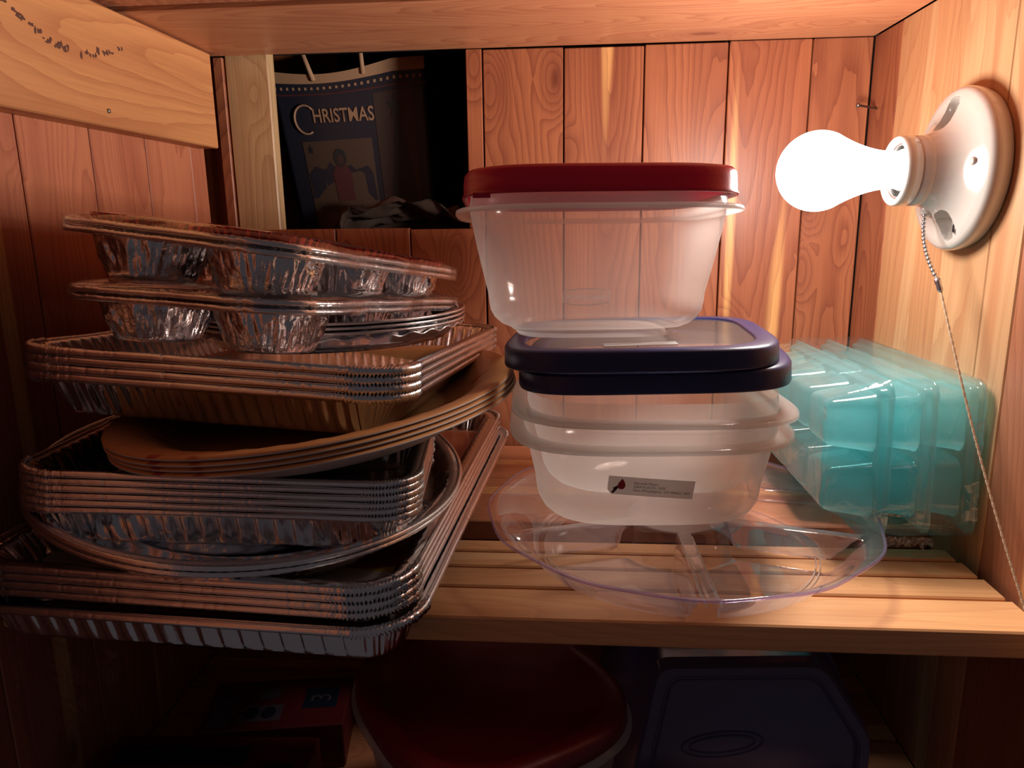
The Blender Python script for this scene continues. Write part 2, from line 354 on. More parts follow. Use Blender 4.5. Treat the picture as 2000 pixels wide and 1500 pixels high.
def foil_pan_meshes(w, d, r, h, n, tube=0.0023, flange=0.006, taper=0.012, rib=0.0010, pitch=0.0085, crimp=0.22, seed=0, rib_from=0.16):
    """rim plane at z=0. Returns body and rim meshes of a pressed foil pan"""
    L0 = rrect(w, d, r, n)
    prof = [(0.0004, -0.0008), (flange*0.5, 0.0002), (flange, 0.0), (flange+0.0015, -0.0018)]
    K = 8
    for i in range(1, K+1):
        t = i/K; prof.append((flange+0.0015+taper*t, -0.0018-(h-0.0018-0.003)*t))
    prof += [(flange+taper+0.0030, -h+0.0008), (flange+taper+0.006, -h), (flange+taper+0.012, -h)]
    loops = []
    for li, (o, z) in enumerate(prof):
        lp = []
        for i, (x, y, nx, ny, s, cw) in enumerate(L0):
            oo, zz = o, z
            t = min(1, max(0, (-z)/h))
            env = math.sin(PI*min(1, max(0, (t-0.02)/0.9)))**0.5 if 0.02 < t < 0.98 else 0
            if li >= 3:
                ph = (s/pitch) % 1.0
                ribv = 1.0 if ph < 0.5 else -1.0
                ribv = max(-1, min(1, 2.2*math.sin(2*PI*ph)))
                oo += env*rib*ribv*(1-cw)
                wr = (hsh(i//2, seed)-0.5)*2
                oo += env*cw*0.0016*wr*(1-0.5*t)
                oo += 0.0007*mnoise.noise(Vector((x*22, y*22, z*30+seed*3.1)))*env
            else:
                zz += cw*0.0006*(hsh(i//2, seed+5)-0.5)
            lp.append((x-nx*oo, y-ny*oo, zz))
        loops.append(lp)
    V, F = loft_vf(loops, cap_end=True)
    body = bpy.data.meshes.new('pan_body'); body.from_pydata(V, [], F); body.materials.append(M['foil'])
    body.polygons.foreach_set('use_smooth', [True]*len(F))
    # rolled rim
    V, F = [], []; sg = 8
    for i, (x, y, nx, ny, s, cw) in enumerate(L0):
        kx = 1.0+crimp*1.6*cw*(1 if i % 2 else -1)*(0.5+hsh(i, seed))
        if cw < 0.5 and hsh(i, seed+9) > 0.965: kx *= 0.92
        wob = 0.0004*mnoise.noise(Vector((s*30, seed*2.7, 0)))
        for j in range(sg):
            a = 2*PI*j/sg
            V.append((x+nx*(math.cos(a)*tube*kx+wob), y+ny*(math.cos(a)*tube*kx+wob), -tube*0.55+math.sin(a)*tube*kx*1.12+wob))
    for i in range(n):
        for j in range(sg): F.append((i*sg+j, ((i+1) % n)*sg+j, ((i+1) % n)*sg+(j+1) % sg, i*sg+(j+1) % sg))
    rim = bpy.data.meshes.new('pan_rim'); rim.from_pydata(V, [], F); rim.materials.append(M['foil_rim'])
    rim.polygons.foreach_set('use_smooth', [True]*len(F))
    return body, rim
def place_stack(meshes, name, labels, cat, group, loc, rot, pitches, jitter=0.0):
    """pans nested from the top down along the stack's own axis"""
    R = Euler(rot).to_matrix(); out = []
    z = 0
    for i, lb in enumerate(labels):
        off = R @ Vector((0, 0, -z)); j = Vector(((hsh(i, 3)-0.5)*jitter, (hsh(i, 4)-0.5)*jitter, 0))
        t = thing(name, lb, cat, Vector(loc)+off+R @ j, rot, group)
        b_ = obm('body', meshes[0], t); r_ = obm('rim', meshes[1], t)
        if i % 2: b_.rotation_euler = r_.rotation_euler = (0, 0, PI)
        out.append(t)
        if i < len(pitches): z += pitches[i]
    return out
def sel(t_): return t_
def superloop(hx, hy, z, n=96, p=4.0):
    out = []
    for i in range(n):
        a = 2*PI*i/n; c, s = math.cos(a), math.sin(a)
        out.append((hx*math.copysign(abs(c)**(2/p), c), hy*math.copysign(abs(s)**(2/p), s), z))
    return out
def sloft(name, prof, mat, parent, n=120, cap_end=True, cap_start=False, p0=4.0, hy=1.0):
    loops = [superloop(q[0], q[0]*hy, q[1], n, q[2] if len(q) > 2 else p0) for q in prof]
    V, F = loft_vf(loops, cap_end, cap_start)
    return ob(name, V, F, mat, parent)
def text(name, s, size, mat, parent, mtx, align='LEFT', shear=0.0, bold=0.0, sx=1.0):
    cu = bpy.data.curves.new(name, 'FONT'); cu.body = s; cu.size = size; cu.align_x = align; cu.shear = shear; cu.offset = bold; cu.resolution_u = 3
    tmp = bpy.data.objects.new(name, cu); COL.objects.link(tmp)
    bpy.context.view_layer.update()
    me = bpy.data.meshes.new_from_object(tmp.evaluated_get(bpy.context.evaluated_depsgraph_get()))
    bpy.data.objects.remove(tmp); bpy.data.curves.remove(cu)
    for v in me.vertices: v.co = mtx @ Vector((v.co.x*sx, v.co.y, 0))
    me.materials.clear(); me.materials.append(mat); me.name = name
    return obm(name, me, parent)
def bool_cut(o, cutters):
    for c in cutters:
        md = o.modifiers.new('cut', 'BOOLEAN'); md.operation = 'DIFFERENCE'; md.solver = 'EXACT'; md.object = c
    bpy.context.view_layer.update()
    me = bpy.data.meshes.new_from_object(o.evaluated_get(bpy.context.evaluated_depsgraph_get()))
    o.modifiers.clear(); o.data = me
    for c in cutters: bpy.data.objects.remove(c)

# ------------------------------------------------------------------ the closet shell
XL, XR, YB, ZC, ZS, ZF = -0.392, 0.300, 0.815, 0.171, -0.2545, -0.47
YN = 0.40                                        # the boards come forward to here, except on the left wall
# back wall: sheathing with the opening, boards nailed over it
wb_parts = [box_vf(1.0, 0.012, 0.62, 0, -0.045+0.45, YB+0.018, -0.11), box_vf(0.40, 0.012, 0.42, 0, -0.285, YB+0.018, -0.222)]
V, F = merge([box_vf(0.46, 0.01, 0.72, 0, 0.126, YB+0.0165, -0.13), box_vf(0.32, 0.01, 0.47, 0, -0.264, YB+0.0165, -0.256)])
wall_back = tag(ob('wall_back', V, F, M['dark'], smooth_=False), 'back wall of vertical red cedar boards with an opening at its upper left', kind='structure')
G = 0.0007
for x0, x1, z0, z1 in [(-0.109, -0.091, -0.0105, ZC), (-0.091, -0.007, ZF, ZC-0.001), (-0.007, 0.075, ZF, ZC-0.002), (0.075, 0.159, ZF, ZC-0.001),
                       (0.159, 0.241, ZF, ZC), (0.241, XR, ZF, ZC), (-0.174, -0.0915, ZF, -0.0105), (-0.257, -0.174, ZF, -0.009), (-0.34, -0.257, ZF, -0.009), (XL-0.01, -0.34, ZF, -0.010)]:
    board('board', (x0+G, YB+hsh(int(x0*1000))*0.0006, z0), (x1-G, YB+0.011, z1), M['cedar_z'], wall_back)
board('board', (XL-0.02, YB+0.014, ZF), (-0.3795, YB+0.020, ZC), M['cedar_z'], wall_back)
# left wall
wall_left = tag(board('wall_left', (XL-0.03, -0.16, ZF), (XL-0.012, YB+0.03, ZC+0.03), M['dark']), 'left wall of vertical cedar boards under a wide plank', kind='structure')
edges = [-0.154, -0.070, 0.014, 0.098, 0.182, 0.265, 0.348, 0.430, 0.524, 0.608, 0.690, 0.774, 0.806]  # forward boards past the closet front are unseen, added for reflections in the foil
for i, (a, b) in enumerate(zip(edges[:-1], edges[1:])):
    board('board', (XL-0.011, a+G, ZF), (XL-hsh(i)*0.0005, b-G, 0.085), M['cedar_left'], wall_left)
    # positions are world-based: the parent sits at its own centre
for o in wall_left.children: o.location = Vector(o.location)-Vector(wall_left.location)
t = tag(board('trim_1', (XL, -0.15, 0.076), (-0.371, 0.795, 0.1695), M['beam_y'], ch=0.0012), 'wide pale cedar plank running along the top of the left wall', kind='structure')
# torn grain along the plank's knot line
gv, gf = [], []
for i in range(44):
    f = i/43; yy = 0.485+0.16*f; zz = 0.150-0.022*math.sin(f*PI)-0.004*f+0.005*(hsh(i, 2)-0.5)
    if hsh(i, 6) < 0.35: continue
    a = len(gv); w_ = 0.001+0.0026*hsh(i, 1); hh = 0.0008+0.0022*hsh(i, 3); k_ = 9
    ring = [(0.0003, w_*math.cos(2*PI*j/k_)*(0.25+1.1*hsh(i*9+j)), hh*math.sin(2*PI*j/k_)*(0.25+1.2*hsh(i*9+j))) for j in range(k_)]
    gv += [(-0.3713+0.0005, yy+q[1], zz+q[2]) for q in ring]; gv.append((-0.3699, yy, zz)); gf += [(a+j, a+(j+1) % k_, a+k_) for j in range(k_)]
ob('knot_tear', [Vector(v)-Vector(t.location) for v in gv], gf, plain('torn_knot', (0.10, 0.03, 0.018, 1), 0.8), t)
nv, nf = tube_vf([(0, 0, 0), (0.0012, 0, 0), (0.0016, 0, 0)], [0.0018, 0.0018, 0.0009], 10)
ob('nail_head', nv, nf, M['nail'], t, loc=Vector((-0.371, 0.604, 0.0885))-Vector(t.location))
# right wall
wall_right = tag(board('wall_right', (XR+0.012, YN, ZF), (XR+0.03, YB+0.03, ZC+0.03), M['dark']), 'right wall of pale vertical boards that carries the lamp', kind='structure')
re = [(0.405, 0.430, 'pine_z'), (0.430, 0.526, 'red_z'), (0.526, 0.565, 'pine_z'), (0.565, 0.648, 'pine_z'), (0.648, 0.751, 'pine_z'), (0.751, YB, 'cedar_z')]
for i, (a, b, mt) in enumerate(re):
    o = board('board', (XR+hsh(i, 8)*0.0004, a+G*0.7, ZF), (XR+0.011, b-G*0.7, ZC+0.0), M[mt], wall_right)
    o.location = Vector(o.location)-Vector(wall_right.location)
# ceiling = underside of the boards of the shelf above
ceiling = tag(board('ceiling', (XL-0.03, YN, ZC+0.022), (XR+0.03, YB+0.03, ZC+0.034), M['dark']), 'underside of the cedar shelf above', kind='structure')
for a, b, mt, dz in [(0.645, YB, 'cedar_x', 0), (0.452, 0.637, 'cedar_rough', 0.003)]:
    o = board('board', (XL, a, ZC+dz), (XR, b, ZC+0.021), M[mt], ceiling, ch=0.0015); o.location = Vector(o.location)-Vector(ceiling.location)
# floor of the compartment below
floor = tag(board('floor', (XL-0.03, YN, ZF-0.03), (XR+0.03, YB+0.03, ZF-0.012), M['dark']), 'dark boards at the bottom of the compartment below the shelf', kind='structure')
for i in range(4):
    a = 0.42+i*0.098; o = board('board', (XL, a, ZF-0.012), (XR, a+0.094, ZF), M['cedar_x'], floor); o.location = Vector(o.location)-Vector(floor.location)
# opening: stud and unlit space behind
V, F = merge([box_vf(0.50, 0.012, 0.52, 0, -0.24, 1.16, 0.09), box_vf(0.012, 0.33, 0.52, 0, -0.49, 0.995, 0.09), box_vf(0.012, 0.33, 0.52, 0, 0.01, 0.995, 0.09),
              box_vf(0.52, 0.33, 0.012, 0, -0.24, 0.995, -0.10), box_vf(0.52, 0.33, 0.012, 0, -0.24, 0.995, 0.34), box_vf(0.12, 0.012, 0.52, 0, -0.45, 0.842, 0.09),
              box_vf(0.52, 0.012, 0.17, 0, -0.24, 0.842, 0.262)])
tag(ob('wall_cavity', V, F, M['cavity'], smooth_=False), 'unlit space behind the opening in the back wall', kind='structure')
st = tag(board('trim_2', (-0.3675, YB+0.004, -0.10), (-0.320, YB+0.022, 0.26), M['stud_z'], ch=0.0015), 'pale knotty pine stud standing at the left of the opening', kind='structure')
o = board('edge_strip', (-0.379, YB+0.001, -0.05), (-0.3685, YB+0.011, 0.1705), M['cedar_z'], st); o.location = Vector(o.location)-Vector(st.location)
o = board('inner_board', (-0.375, 0.955, -0.09), (-0.285, 0.975, 0.32), M['cedar_z'], st); o.location = Vector(o.location)-Vector(st.location)
# ------------------------------------------------------------------ the slatted shelf
shelf = thing('slatted_shelf', 'slatted wooden shelf carrying the foil pans and plastic tubs', 'shelf', (0, 0.5, ZS))
def slat(y0, y1, x1, mt='slat_x', th=0.0185):
    v, f = box_vf(x1-XL-0.001, y1-y0, th, ch=0.0012)
    # ragged sawn end at the right
    return ob('slat', v, f, M[mt], shelf, smooth_=False, loc=((x1+XL)/2, (y0+y1)/2-0.5, -th/2))
for y0, y1, x1 in [(0.437, 0.4768, 0.2975), (0.4800, 0.5080, 0.2955), (0.5113, 0.5342, 0.2935), (0.5376, 0.556, 0.291), (0.596, 0.702, 0.298), (0.7045, 0.812, 0.298)]:
    slat(y0, y1, x1, 'slat_x' if y0 < 0.55 else 'cedar_x')
for x in (XL+0.008, XR-0.013):
    v, f = box_vf(0.02, 0.27, 0.03, ch=0.001); ob('cleat', v, f, M['cedar_z'], shelf, smooth_=False, loc=(x if x < 0 else x+0.002, 0.172, -0.0186-0.015))

# ------------------------------------------------------------------ lamp
lamp = thing('lamp_holder', 'round white porcelain lamp holder screwed to the right wall', 'lamp holder', (XR, 0.605, 0.031))
def lathe_x(name, prof, mat, parent, n=72, cap=True, loc=(0, 0, 0)):
    loops = [[(x, r*math.cos(2*PI*i/n), r*math.sin(2*PI*i/n)) for i in range(n)] for x, r in prof]
    V, F = loft_vf(loops, cap, cap); return ob(name, V, F, mat, parent, loc=loc)
base = lathe_x('base', [(-0.0005, 0.0575), (-0.006, 0.0595), (-0.0105, 0.0597), (-0.0135, 0.0585), (-0.0152, 0.0560), (-0.0170, 0.0500), (-0.0192, 0.0430), (-0.0225, 0.0360), (-0.0268, 0.0305), (-0.0315, 0.0272), (-0.036, 0.0258), (-0.0365, 0.0235), (-0.03, 0.02)], M['porcelain'], lamp)
def cutter(cy, cz, ang, sx, sl, sw):
    bm = bmesh.new(); bmesh.ops.create_cube(bm, size=1.0)
    for q in bm.verts: q.co = Vector((q.co.x*sx, q.co.y*sw, q.co.z*sl))
    bmesh.ops.bevel(bm, geom=[e for e in bm.edges if abs(e.verts[0].co.x-e.verts[1].co.x) > sx*0.9], offset=sw*0.3, segments=5, profile=0.5, affect='EDGES')
    R = Matrix.Rotation(ang, 3, 'X')
    for q in bm.verts: q.co = R @ q.co + Vector((-0.0330, cy, cz))
    me = bpy.data.meshes.new('cutter'); bm.to_mesh(me); bm.free()
    return obm('cutter', me, lamp)
bool_cut(base, [cutter(-0.002, 0.0405, 0.05, 0.046, 0.024, 0.0165), cutter(-0.014, -0.0405, -0.33, 0.046, 0.021, 0.0190)])
for p_ in base.data.polygons: p_.use_smooth = True
md = base.modifiers.new('split', 'EDGE_SPLIT'); md.split_angle = math.radians(38)
lathe_x('socket', [(-0.034, 0.0255), (-0.036, 0.0258), (-0.0435, 0.0256), (-0.0438, 0.0250), (-0.0446, 0.0250), (-0.0449, 0.0256), (-0.0525, 0.0258), (-0.0545, 0.0255), (-0.0555, 0.0243), (-0.0553, 0.0222), (-0.0535, 0.0208), (-0.045, 0.0205), (-0.034, 0.0205)], M['porcelain'], lamp, cap=False)
lathe_x('threaded_shell', [(-0.0522, 0.0204), (-0.0524, 0.0192), (-0.051, 0.0186), (-0.045, 0.0186)], M['steel'], lamp, cap=False)
lathe_x('pip', [(0.004, 0.0031), (-0.0006, 0.0030), (-0.0012, 0.0023), (-0.0014, 0.0010), (-0.00142, 0.0002)], M['porcelain'], lamp, n=20, loc=(-0.0195, -0.0425, 0.004))
# screws in the two recesses
def screw(cy, cz, x, mat, rx=0):
    s = lathe_x('screw', [(0.0, 0.0046), (-0.0016, 0.0046), (-0.0030, 0.0036), (-0.0036, 0.0015), (-0.0037, 0.0004)], mat, lamp, n=24, loc=(x, cy, cz))
    v, f = box_vf(0.0012, 0.0008, 0.0056, 0); ob('slot', v, f, M['black'], s, smooth_=False, loc=(-0.0036, 0, 0))
    w_ = lathe_x('washer', [(0.0004, 0.0062), (-0.0003, 0.0062), (-0.0004, 0.004)], mat, s, n=24)
screw(-0.0145, -0.0425, -0.0101, M['steel']); screw(-0.003, 0.0450, -0.0101, M['steel'])
v, f = merge([box_vf(0.0012, 0.0085, 0.015, 0.0004)]); ob('terminal_plate', v, f, M['brass'], lamp, loc=(-0.0105, -0.002, 0.038))
lathe_x('rivet', [(0.0, 0.0022), (-0.0008, 0.0022), (-0.0012, 0.0014), (-0.0004, 0.0009)], M['brass'], lamp, n=16, loc=(-0.0110, -0.001, 0.0335))
# chain spout
v, f = tube_vf([(-0.026, 0.003, -0.024), (-0.027, 0.0015, -0.029), (-0.0285, 0.0005, -0.0325)], [0.0062, 0.0048, 0.0040], 14)
ob('chain_spout', v, f, M['porcelain'], lamp)
# pull chain of beads, connector and cord: hangs from the holder, one thing
chain = thing('pull_chain', 'beaded metal pull chain with a tan cord hanging from the lamp holder', 'pull chain', (0.2710, 0.605, -0.002))
beads = []
c0, c1, c2 = Vector((0, 0.0, 0.0)), Vector((-0.003, -0.004, -0.024)), Vector((0.001, -0.028, -0.046))
def bez(a, b, c, t): return a*(1-t)**2+b*2*t*(1-t)+c*t*t
bead_me = None
nb = 17
for i in range(nb):
    p = bez(c0, c1, c2, i/(nb-1))
    if bead_me is None:
        bm = bmesh.new(); bmesh.ops.create_uvsphere(bm, u_segments=12, v_segments=8, radius=0.00155); bead_me = bpy.data.meshes.new('bead'); bm.to_mesh(bead_me); bm.free()
        bead_me.materials.append(M['steel']); bead_me.polygons.foreach_set('use_smooth', [True]*len(bead_me.polygons))
    obm('bead', bead_me, chain, p)
v, f = tube_vf([bez(c0, c1, c2, i/30) for i in range(31)], 0.0004, 6); ob('link_wire', v, f, M['steel'], chain)
d = (c2-c1).normalized(); dd = Vector((0.004, -0.012, -0.022)).normalized()
v, f = tube_vf([c2-dd*0.001, c2+dd*0.0005, c2+dd*0.0035, c2+dd*0.0045, c2+dd*0.0085, c2+dd*0.0105], [0.0012, 0.0023, 0.0023, 0.0019, 0.0022, 0.0013], 12); ob('connector', v, f, M['steel'], chain)
cs = c2+dd*0.010; ce = Vector((0.292, 0.440, -0.265))-Vector(chain.location)
vs, fs = [], []
for st_ in range(2):
    pts_ = []
    for i in range(121):
        t_ = i/120; p = cs.lerp(ce, t_)+Vector((0, 0, -0.010*math.sin(PI*t_)))
        a = t_*150+st_*PI; pts_.append(p+Vector((math.cos(a), math.sin(a)*0.5, math.sin(a)*0.5))*0.00045)
    vs.append(tube_vf(pts_, 0.00062, 6))
V, F = merge(vs); ob('cord', V, F, M['cord'], chain)
# bulb
bulb = thing('light_bulb', 'glowing white light bulb screwed into the porcelain holder', 'light bulb', tuple(BULB))
m_glow, nt, out = newmat('glowing_bulb_glass')
e = N(nt, 'ShaderNodeEmission'); e.inputs[0].default_value = (1, 0.97, 0.93, 1); e.inputs[1].default_value = 3.2
tr = N(nt, 'ShaderNodeBsdfTransparent'); tr.inputs[0].default_value = (1, 1, 1, 1); ad = N(nt, 'ShaderNodeAddShader')
nt.links.new(e.outputs[0], ad.inputs[0]); nt.links.new(tr.outputs[0], ad.inputs[1]); nt.links.new(ad.outputs[0], out.inputs[0])
prof = []
for i in range(0, 21):
    a = PI*(1-i/20*0.63); prof.append((0.030*math.cos(a), max(0.0004, 0.030*math.sin(a))))
x0, r0 = prof[-1]
for i in range(1, 9):
    t_ = i/8; prof.append((x0+(0.052-x0)*t_, r0+(0.0140-r0)*(1-(1-t_)**1.7)))
prof += [(0.056, 0.0137), (0.0615, 0.0136)]
g_ = lathe_x('glass', prof, m_glow, bulb, n=64)
lathe_x('collar', [(0.0590, 0.0141), (0.0625, 0.0160), (0.068, 0.0162), (0.072, 0.0135), (0.085, 0.0130), (0.086, 0.004)], M['porcelain'], bulb, n=48)
# nail in the corner
v, f = tube_vf([(0.0, 0, 0), (-0.0005, 0, 0), (-0.0022, 0, 0), (-0.0026, 0, 0), (-0.0245, 0, 0)], [0.0006, 0.0022, 0.0022, 0.0011, 0.0011], 10)
v = [Vector((q[0], q[1], q[2])) for q in v]
nl = ob('wire_nail', v, f, M['nail'], loc=(0.2795, 0.792, 0.104)); nl.rotation_euler = (0, -0.16, PI+0.12)
tag(nl, 'bent grey nail sticking out beside the back corner above the bulb', 'nail')

# ------------------------------------------------------------------ foil pans, bottom to top
words = ['uppermost', 'second', 'third', 'fourth', 'fifth', 'lowest']
big = foil_pan_meshes(0.296, 0.408, 0.036, 0.021, 1100, tube=0.0024, flange=0.009, taper=0.011, rib=0.0010, pitch=0.0135, crimp=0.26, seed=1)
bl = place_stack(big, 'foil_baking_sheet', ['uppermost large foil sheet pan on the shelf, holding a printed label sheet', 'second large foil sheet pan from the top, nested under the labelled one',
      'third large foil sheet pan from the top of the wide bottom stack', 'fourth large foil sheet pan from the top of the wide bottom stack'], 'foil pan', 'large foil sheet pans at the bottom left',
      (-0.2340, 0.604, -0.2090), (0.013, 0.012, -0.056), [0.0056]*3, 0.001)
t = thing('foil_baking_sheet', 'lowest large foil sheet pan, slid forward over the shelf edge with a gap above', 'foil pan', (-0.2310, 0.6010, -0.2315), (0.0200, 0.000, -0.0636), 'large foil sheet pans at the bottom left')
low = foil_pan_meshes(0.306, 0.418, 0.038, 0.030, 1100, tube=0.0024, flange=0.006, taper=0.007, rib=0.0007, pitch=0.0135, crimp=0.26, seed=2)
LR = Euler((0.0200, 0.000, -0.0636)).to_matrix()
for v in low[0].vertices:      # the soft foil is pressed up where it lies on the slats and droops past the shelf edge
    w_ = LR @ v.co + Vector((-0.2310, 0.6010, -0.2315))
    if w_.y > 0.428 and w_.z < ZS+0.0006: w_.z = ZS+0.0006; v.co = LR.inverted() @ (w_ - Vector((-0.2310, 0.6010, -0.2315)))
obm('body', low[0], t); obm('rim', low[1], t)
# printed label sheet lying in the top sheet pan
sh = thing('label_sheet', 'printed green and gold label sheet with a red oval, lying in the top sheet pan', 'label sheet', (-0.2340, 0.600, -0.2090-0.0192), (0.013, 0.012, -0.056))
sh.location = Vector((-0.2340, 0.604, -0.2090)) + Euler((0.013, 0.012, -0.056)).to_matrix() @ Vector((0, 0, -0.0198))
v, f = box_vf(0.248, 0.352, 0.0006, 0.0002); ob('sheet', v, f, M['sheet'], sh, smooth_=False)
v, f = box_vf(0.2475, 0.030, 0.0004, 0.0001); ob('title_band', v, f, M['paper_white'], sh, smooth_=False, loc=(0, -0.1605, 0.0004))
SR = Euler((0.013, 0.012, -0.056)).to_matrix()
def onsheet(x, y): return SR.inverted() @ (Vector((x, y, -0.2280))-sh.location)
def oval(name, cx, cy, a, b, z, mat, par, n=48, ang=0.0):
    V = []
    for i in range(n):
        th = 2*PI*i/n; x, y = a*math.cos(th), b*math.sin(th); V.append((cx+x*math.cos(ang)-y*math.sin(ang), cy+x*math.sin(ang)+y*math.cos(ang), z))
    V += [(p[0], p[1], z-0.0003) for p in V]
    F = [tuple(range(n))]+[(i, i+n, (i+1) % n+n, (i+1) % n) for i in range(n)]
    return ob(name, V, F, mat, par, smooth_=False)
q = onsheet(-0.140, 0.474)
oval('logo_border', q.x, q.y, 0.0305, 0.0185, 0.0008, M['tan_ink'], sh, ang=0.10)
oval('logo_oval', q.x, q.y, 0.0290, 0.0172, 0.0011, M['bird_red'], sh, ang=0.10)
text('lettering', 'ollom', 0.017, M['tan_ink'], sh, Matrix.Translation((q.x-0.024, q.y-0.012, 0.0013)) @ Matrix.Rotation(0.1, 4, 'Z'), bold=0.0004, shear=0.2)
q = onsheet(-0.170, 0.421)
text('lettering', 'cookie sheets', 0.022, M['ink_navy'], sh, Matrix.Translation((q.x, q.y-0.001, 0.0009)), align='RIGHT', bold=0.0004)
# round shallow pans leaning against the left wall
def round_pan_meshes(R, depth, flange, tube, n=260, wave=0.0, seed=0, crimp=0.10, rings=True):
    prof = [(R, 0.0), (R-flange*0.5, 0.0003), (R-flange, 0.0), (R-flange-0.002, -0.0015), (R-flange-depth*0.45, -depth*0.75), (R-flange-depth*0.55-0.002, -depth), (R-flange-depth*0.6-0.006, -depth)]
    if rings: 
        for k_ in range(6):
            rr = (R-flange-depth-0.014)*(1-k_/6.5); prof += [(rr, -depth), (rr-0.001, -depth+0.0009), (rr-0.003, -depth+0.0009), (rr-0.004, -depth)]
    loops = []
    for li, (r, z) in enumerate(prof):
        lp = []
        for i in range(n):
            a = 2*PI*i/n; rr, zz = r, z
            if li < 3 and wave: rr += wave*math.sin(a*34)*0.4; zz += wave*math.sin(a*34+1)
            if 2 < li < 6: rr += 0.0008*(hsh(i//2, seed)-0.5)*2*(1 if li < 5 else 0.3)+0.0006*math.sin(a*110)
            lp.append((rr*math.cos(a), rr*math.sin(a), zz))
        loops.append(lp)
    V, F = loft_vf(loops, True); body = bpy.data.meshes.new('round_body'); body.from_pydata(V, [], F); body.materials.append(M['foil']); body.polygons.foreach_set('use_smooth', [True]*len(F))
    pth, rad = [], []
    for i in range(n):
        a = 2*PI*i/n; w_ = wave*math.sin(a*34+1) if wave else 0
        pth.append(((R+wave*0.4*math.sin(a*34))*math.cos(a), (R+wave*0.4*math.sin(a*34))*math.sin(a), -tube*0.4+w_)); rad.append(tube*(1+crimp*(1 if i % 2 else -1)*hsh(i, seed)))
    V, F = tube_vf(pth, rad, 8, closed=True); rim = bpy.data.meshes.new('round_rim'); rim.from_pydata(V, [], F); rim.materials.append(M['foil_rim']); rim.polygons.foreach_set('use_smooth', [True]*len(F))
    return body, rim
rp = round_pan_meshes(0.1540, 0.021, 0.007, 0.0020, 300, seed=3)
place_stack(rp, 'round_foil_tray', ['upper wide round foil tray tilted against the left wall under the loaf pans', 'lower wide round foil tray tilted on the sheet pans by the left wall'], 'foil tray', 'wide round foil trays',
            (-0.2378, 0.5297, -0.1785), (0.077, 0.1126, 0.0), [0.0046], 0.002)
# shallow rectangular pans, stack of six
loaf = foil_pan_meshes(0.250, 0.152, 0.026, 0.030, 760, tube=0.0020, flange=0.0055, taper=0.011, rib=0.0011, pitch=0.0118, crimp=0.25, seed=5)
place_stack(loaf, 'foil_casserole_pan', ['uppermost of the six oblong foil pans under the paper plates', 'second from the top of the six oblong foil pans in the round tray', 'third from the top of the six oblong foil pans in the round tray',
      'fourth from the top of the six oblong foil pans in the round tray', 'fifth from the top of the six oblong foil pans in the round tray', 'lowest of the six oblong foil pans, its ribbed side showing'], 'foil pan', 'six oblong foil pans',
      (-0.2270, 0.4930, -0.1555), (-0.030, 0.058, 0.105), [0.0046]*5, 0.0012)
# paper plates
def plate_mesh():
    rx, ry = 0.144, 0.188; n = 120
    top = [(1.0, 0.0), (0.985, 0.0012), (0.90, -0.0012), (0.83, -0.0055), (0.77, -0.0125), (0.71, -0.0190), (0.66, -0.0215), (0.4, -0.0220)]
    def lp(s, z, dz): return [(rx*s*math.cos(2*PI*i/n), ry*s*math.sin(2*PI*i/n), z+dz+(0.0003*math.sin(40*2*PI*i/n) if 0.78 < s < 0.95 else 0)) for i in range(n)]
    loops = [lp(s, z, 0) for s, z in top][::-1]
    loops += [lp(s, z, -0.0009) for s, z in top]
    V, F = loft_vf(loops, True, True)
    fm = [0 if fi < (len(top)-1)*n else 1 for fi in range(len(F))]
    for fi in range(len(F)-n, len(F)): fm[fi] = 0
    me = bpy.data.meshes.new('plate'); me.from_pydata(V, [], F); me.materials.append(M['plate_top']); me.materials.append(M['paper_white'])
    me.polygons.foreach_set('material_index', fm); me.polygons.foreach_set('use_smooth', [True]*len(F)); return me
pm = plate_mesh()
prot = (-0.015, -0.082, 0.0); PR = Euler(prot).to_matrix()
for i, lb in enumerate(['topmost orange autumn paper plate directly under the rectangular foil pans', 'second orange autumn paper plate in the tilted stack', 'third orange autumn paper plate in the tilted stack', 'bottom paper plate of the tilted stack, white underside showing']):
    o = obm('paper_plate', pm, None, Vector((-0.1880, 0.5540, -0.1265)) + PR @ Vector((0.0008*i, -0.0008*(i % 2), -0.0032*i))); o.rotation_euler = prot
    tag(o, lb, 'plate', 'autumn paper plates')
# rectangular deep pans, stack of four
cake = foil_pan_meshes(0.263, 0.347, 0.032, 0.030, 1000, tube=0.0026, flange=0.007, taper=0.013, rib=0.0012, pitch=0.0100, crimp=0.24, seed=8)
place_stack(cake, 'foil_cake_pan', ['uppermost of the four deep rectangular foil pans, holding the muffin pans', 'second from the top of the four deep rectangular foil pans', 'third from the top of the four deep rectangular foil pans',
      'lowest of the four deep rectangular foil pans, resting on the orange plates'], 'foil pan', 'four deep rectangular foil pans', (-0.2175, 0.6060, -0.0930), (-0.066, 0.047, -0.0745), [0.0056]*3, 0.0015)
# round pie pans in the cake pan
pie = round_pan_meshes(0.1118, 0.014, 0.004, 0.0012, 220, seed=11, rings=False, crimp=0.03)
place_stack(pie, 'foil_pie_pan', ['topmost smooth round foil pie pan under the lower muffin pans', 'second smooth round foil pie pan under the lower muffin pans', 'third smooth round foil pie pan under the lower muffin pans'], 'pie pan', 'round foil pie pans',
            (-0.2020, 0.6190, -0.0722), (-0.010, 0.006, 0), [0.0036, 0.0036], 0.0015)
wav = round_pan_meshes(0.1110, 0.012, 0.008, 0.0009, 340, wave=0.0012, seed=12, rings=False, crimp=0.2)
t = thing('fluted_pie_pan', 'crumpled wavy-edged foil pie pan beneath the smooth pie pans', 'pie pan', (-0.2025, 0.6240, -0.0868), (-0.022, -0.014, 0)); obm('body', wav[0], t); obm('rim', wav[1], t)
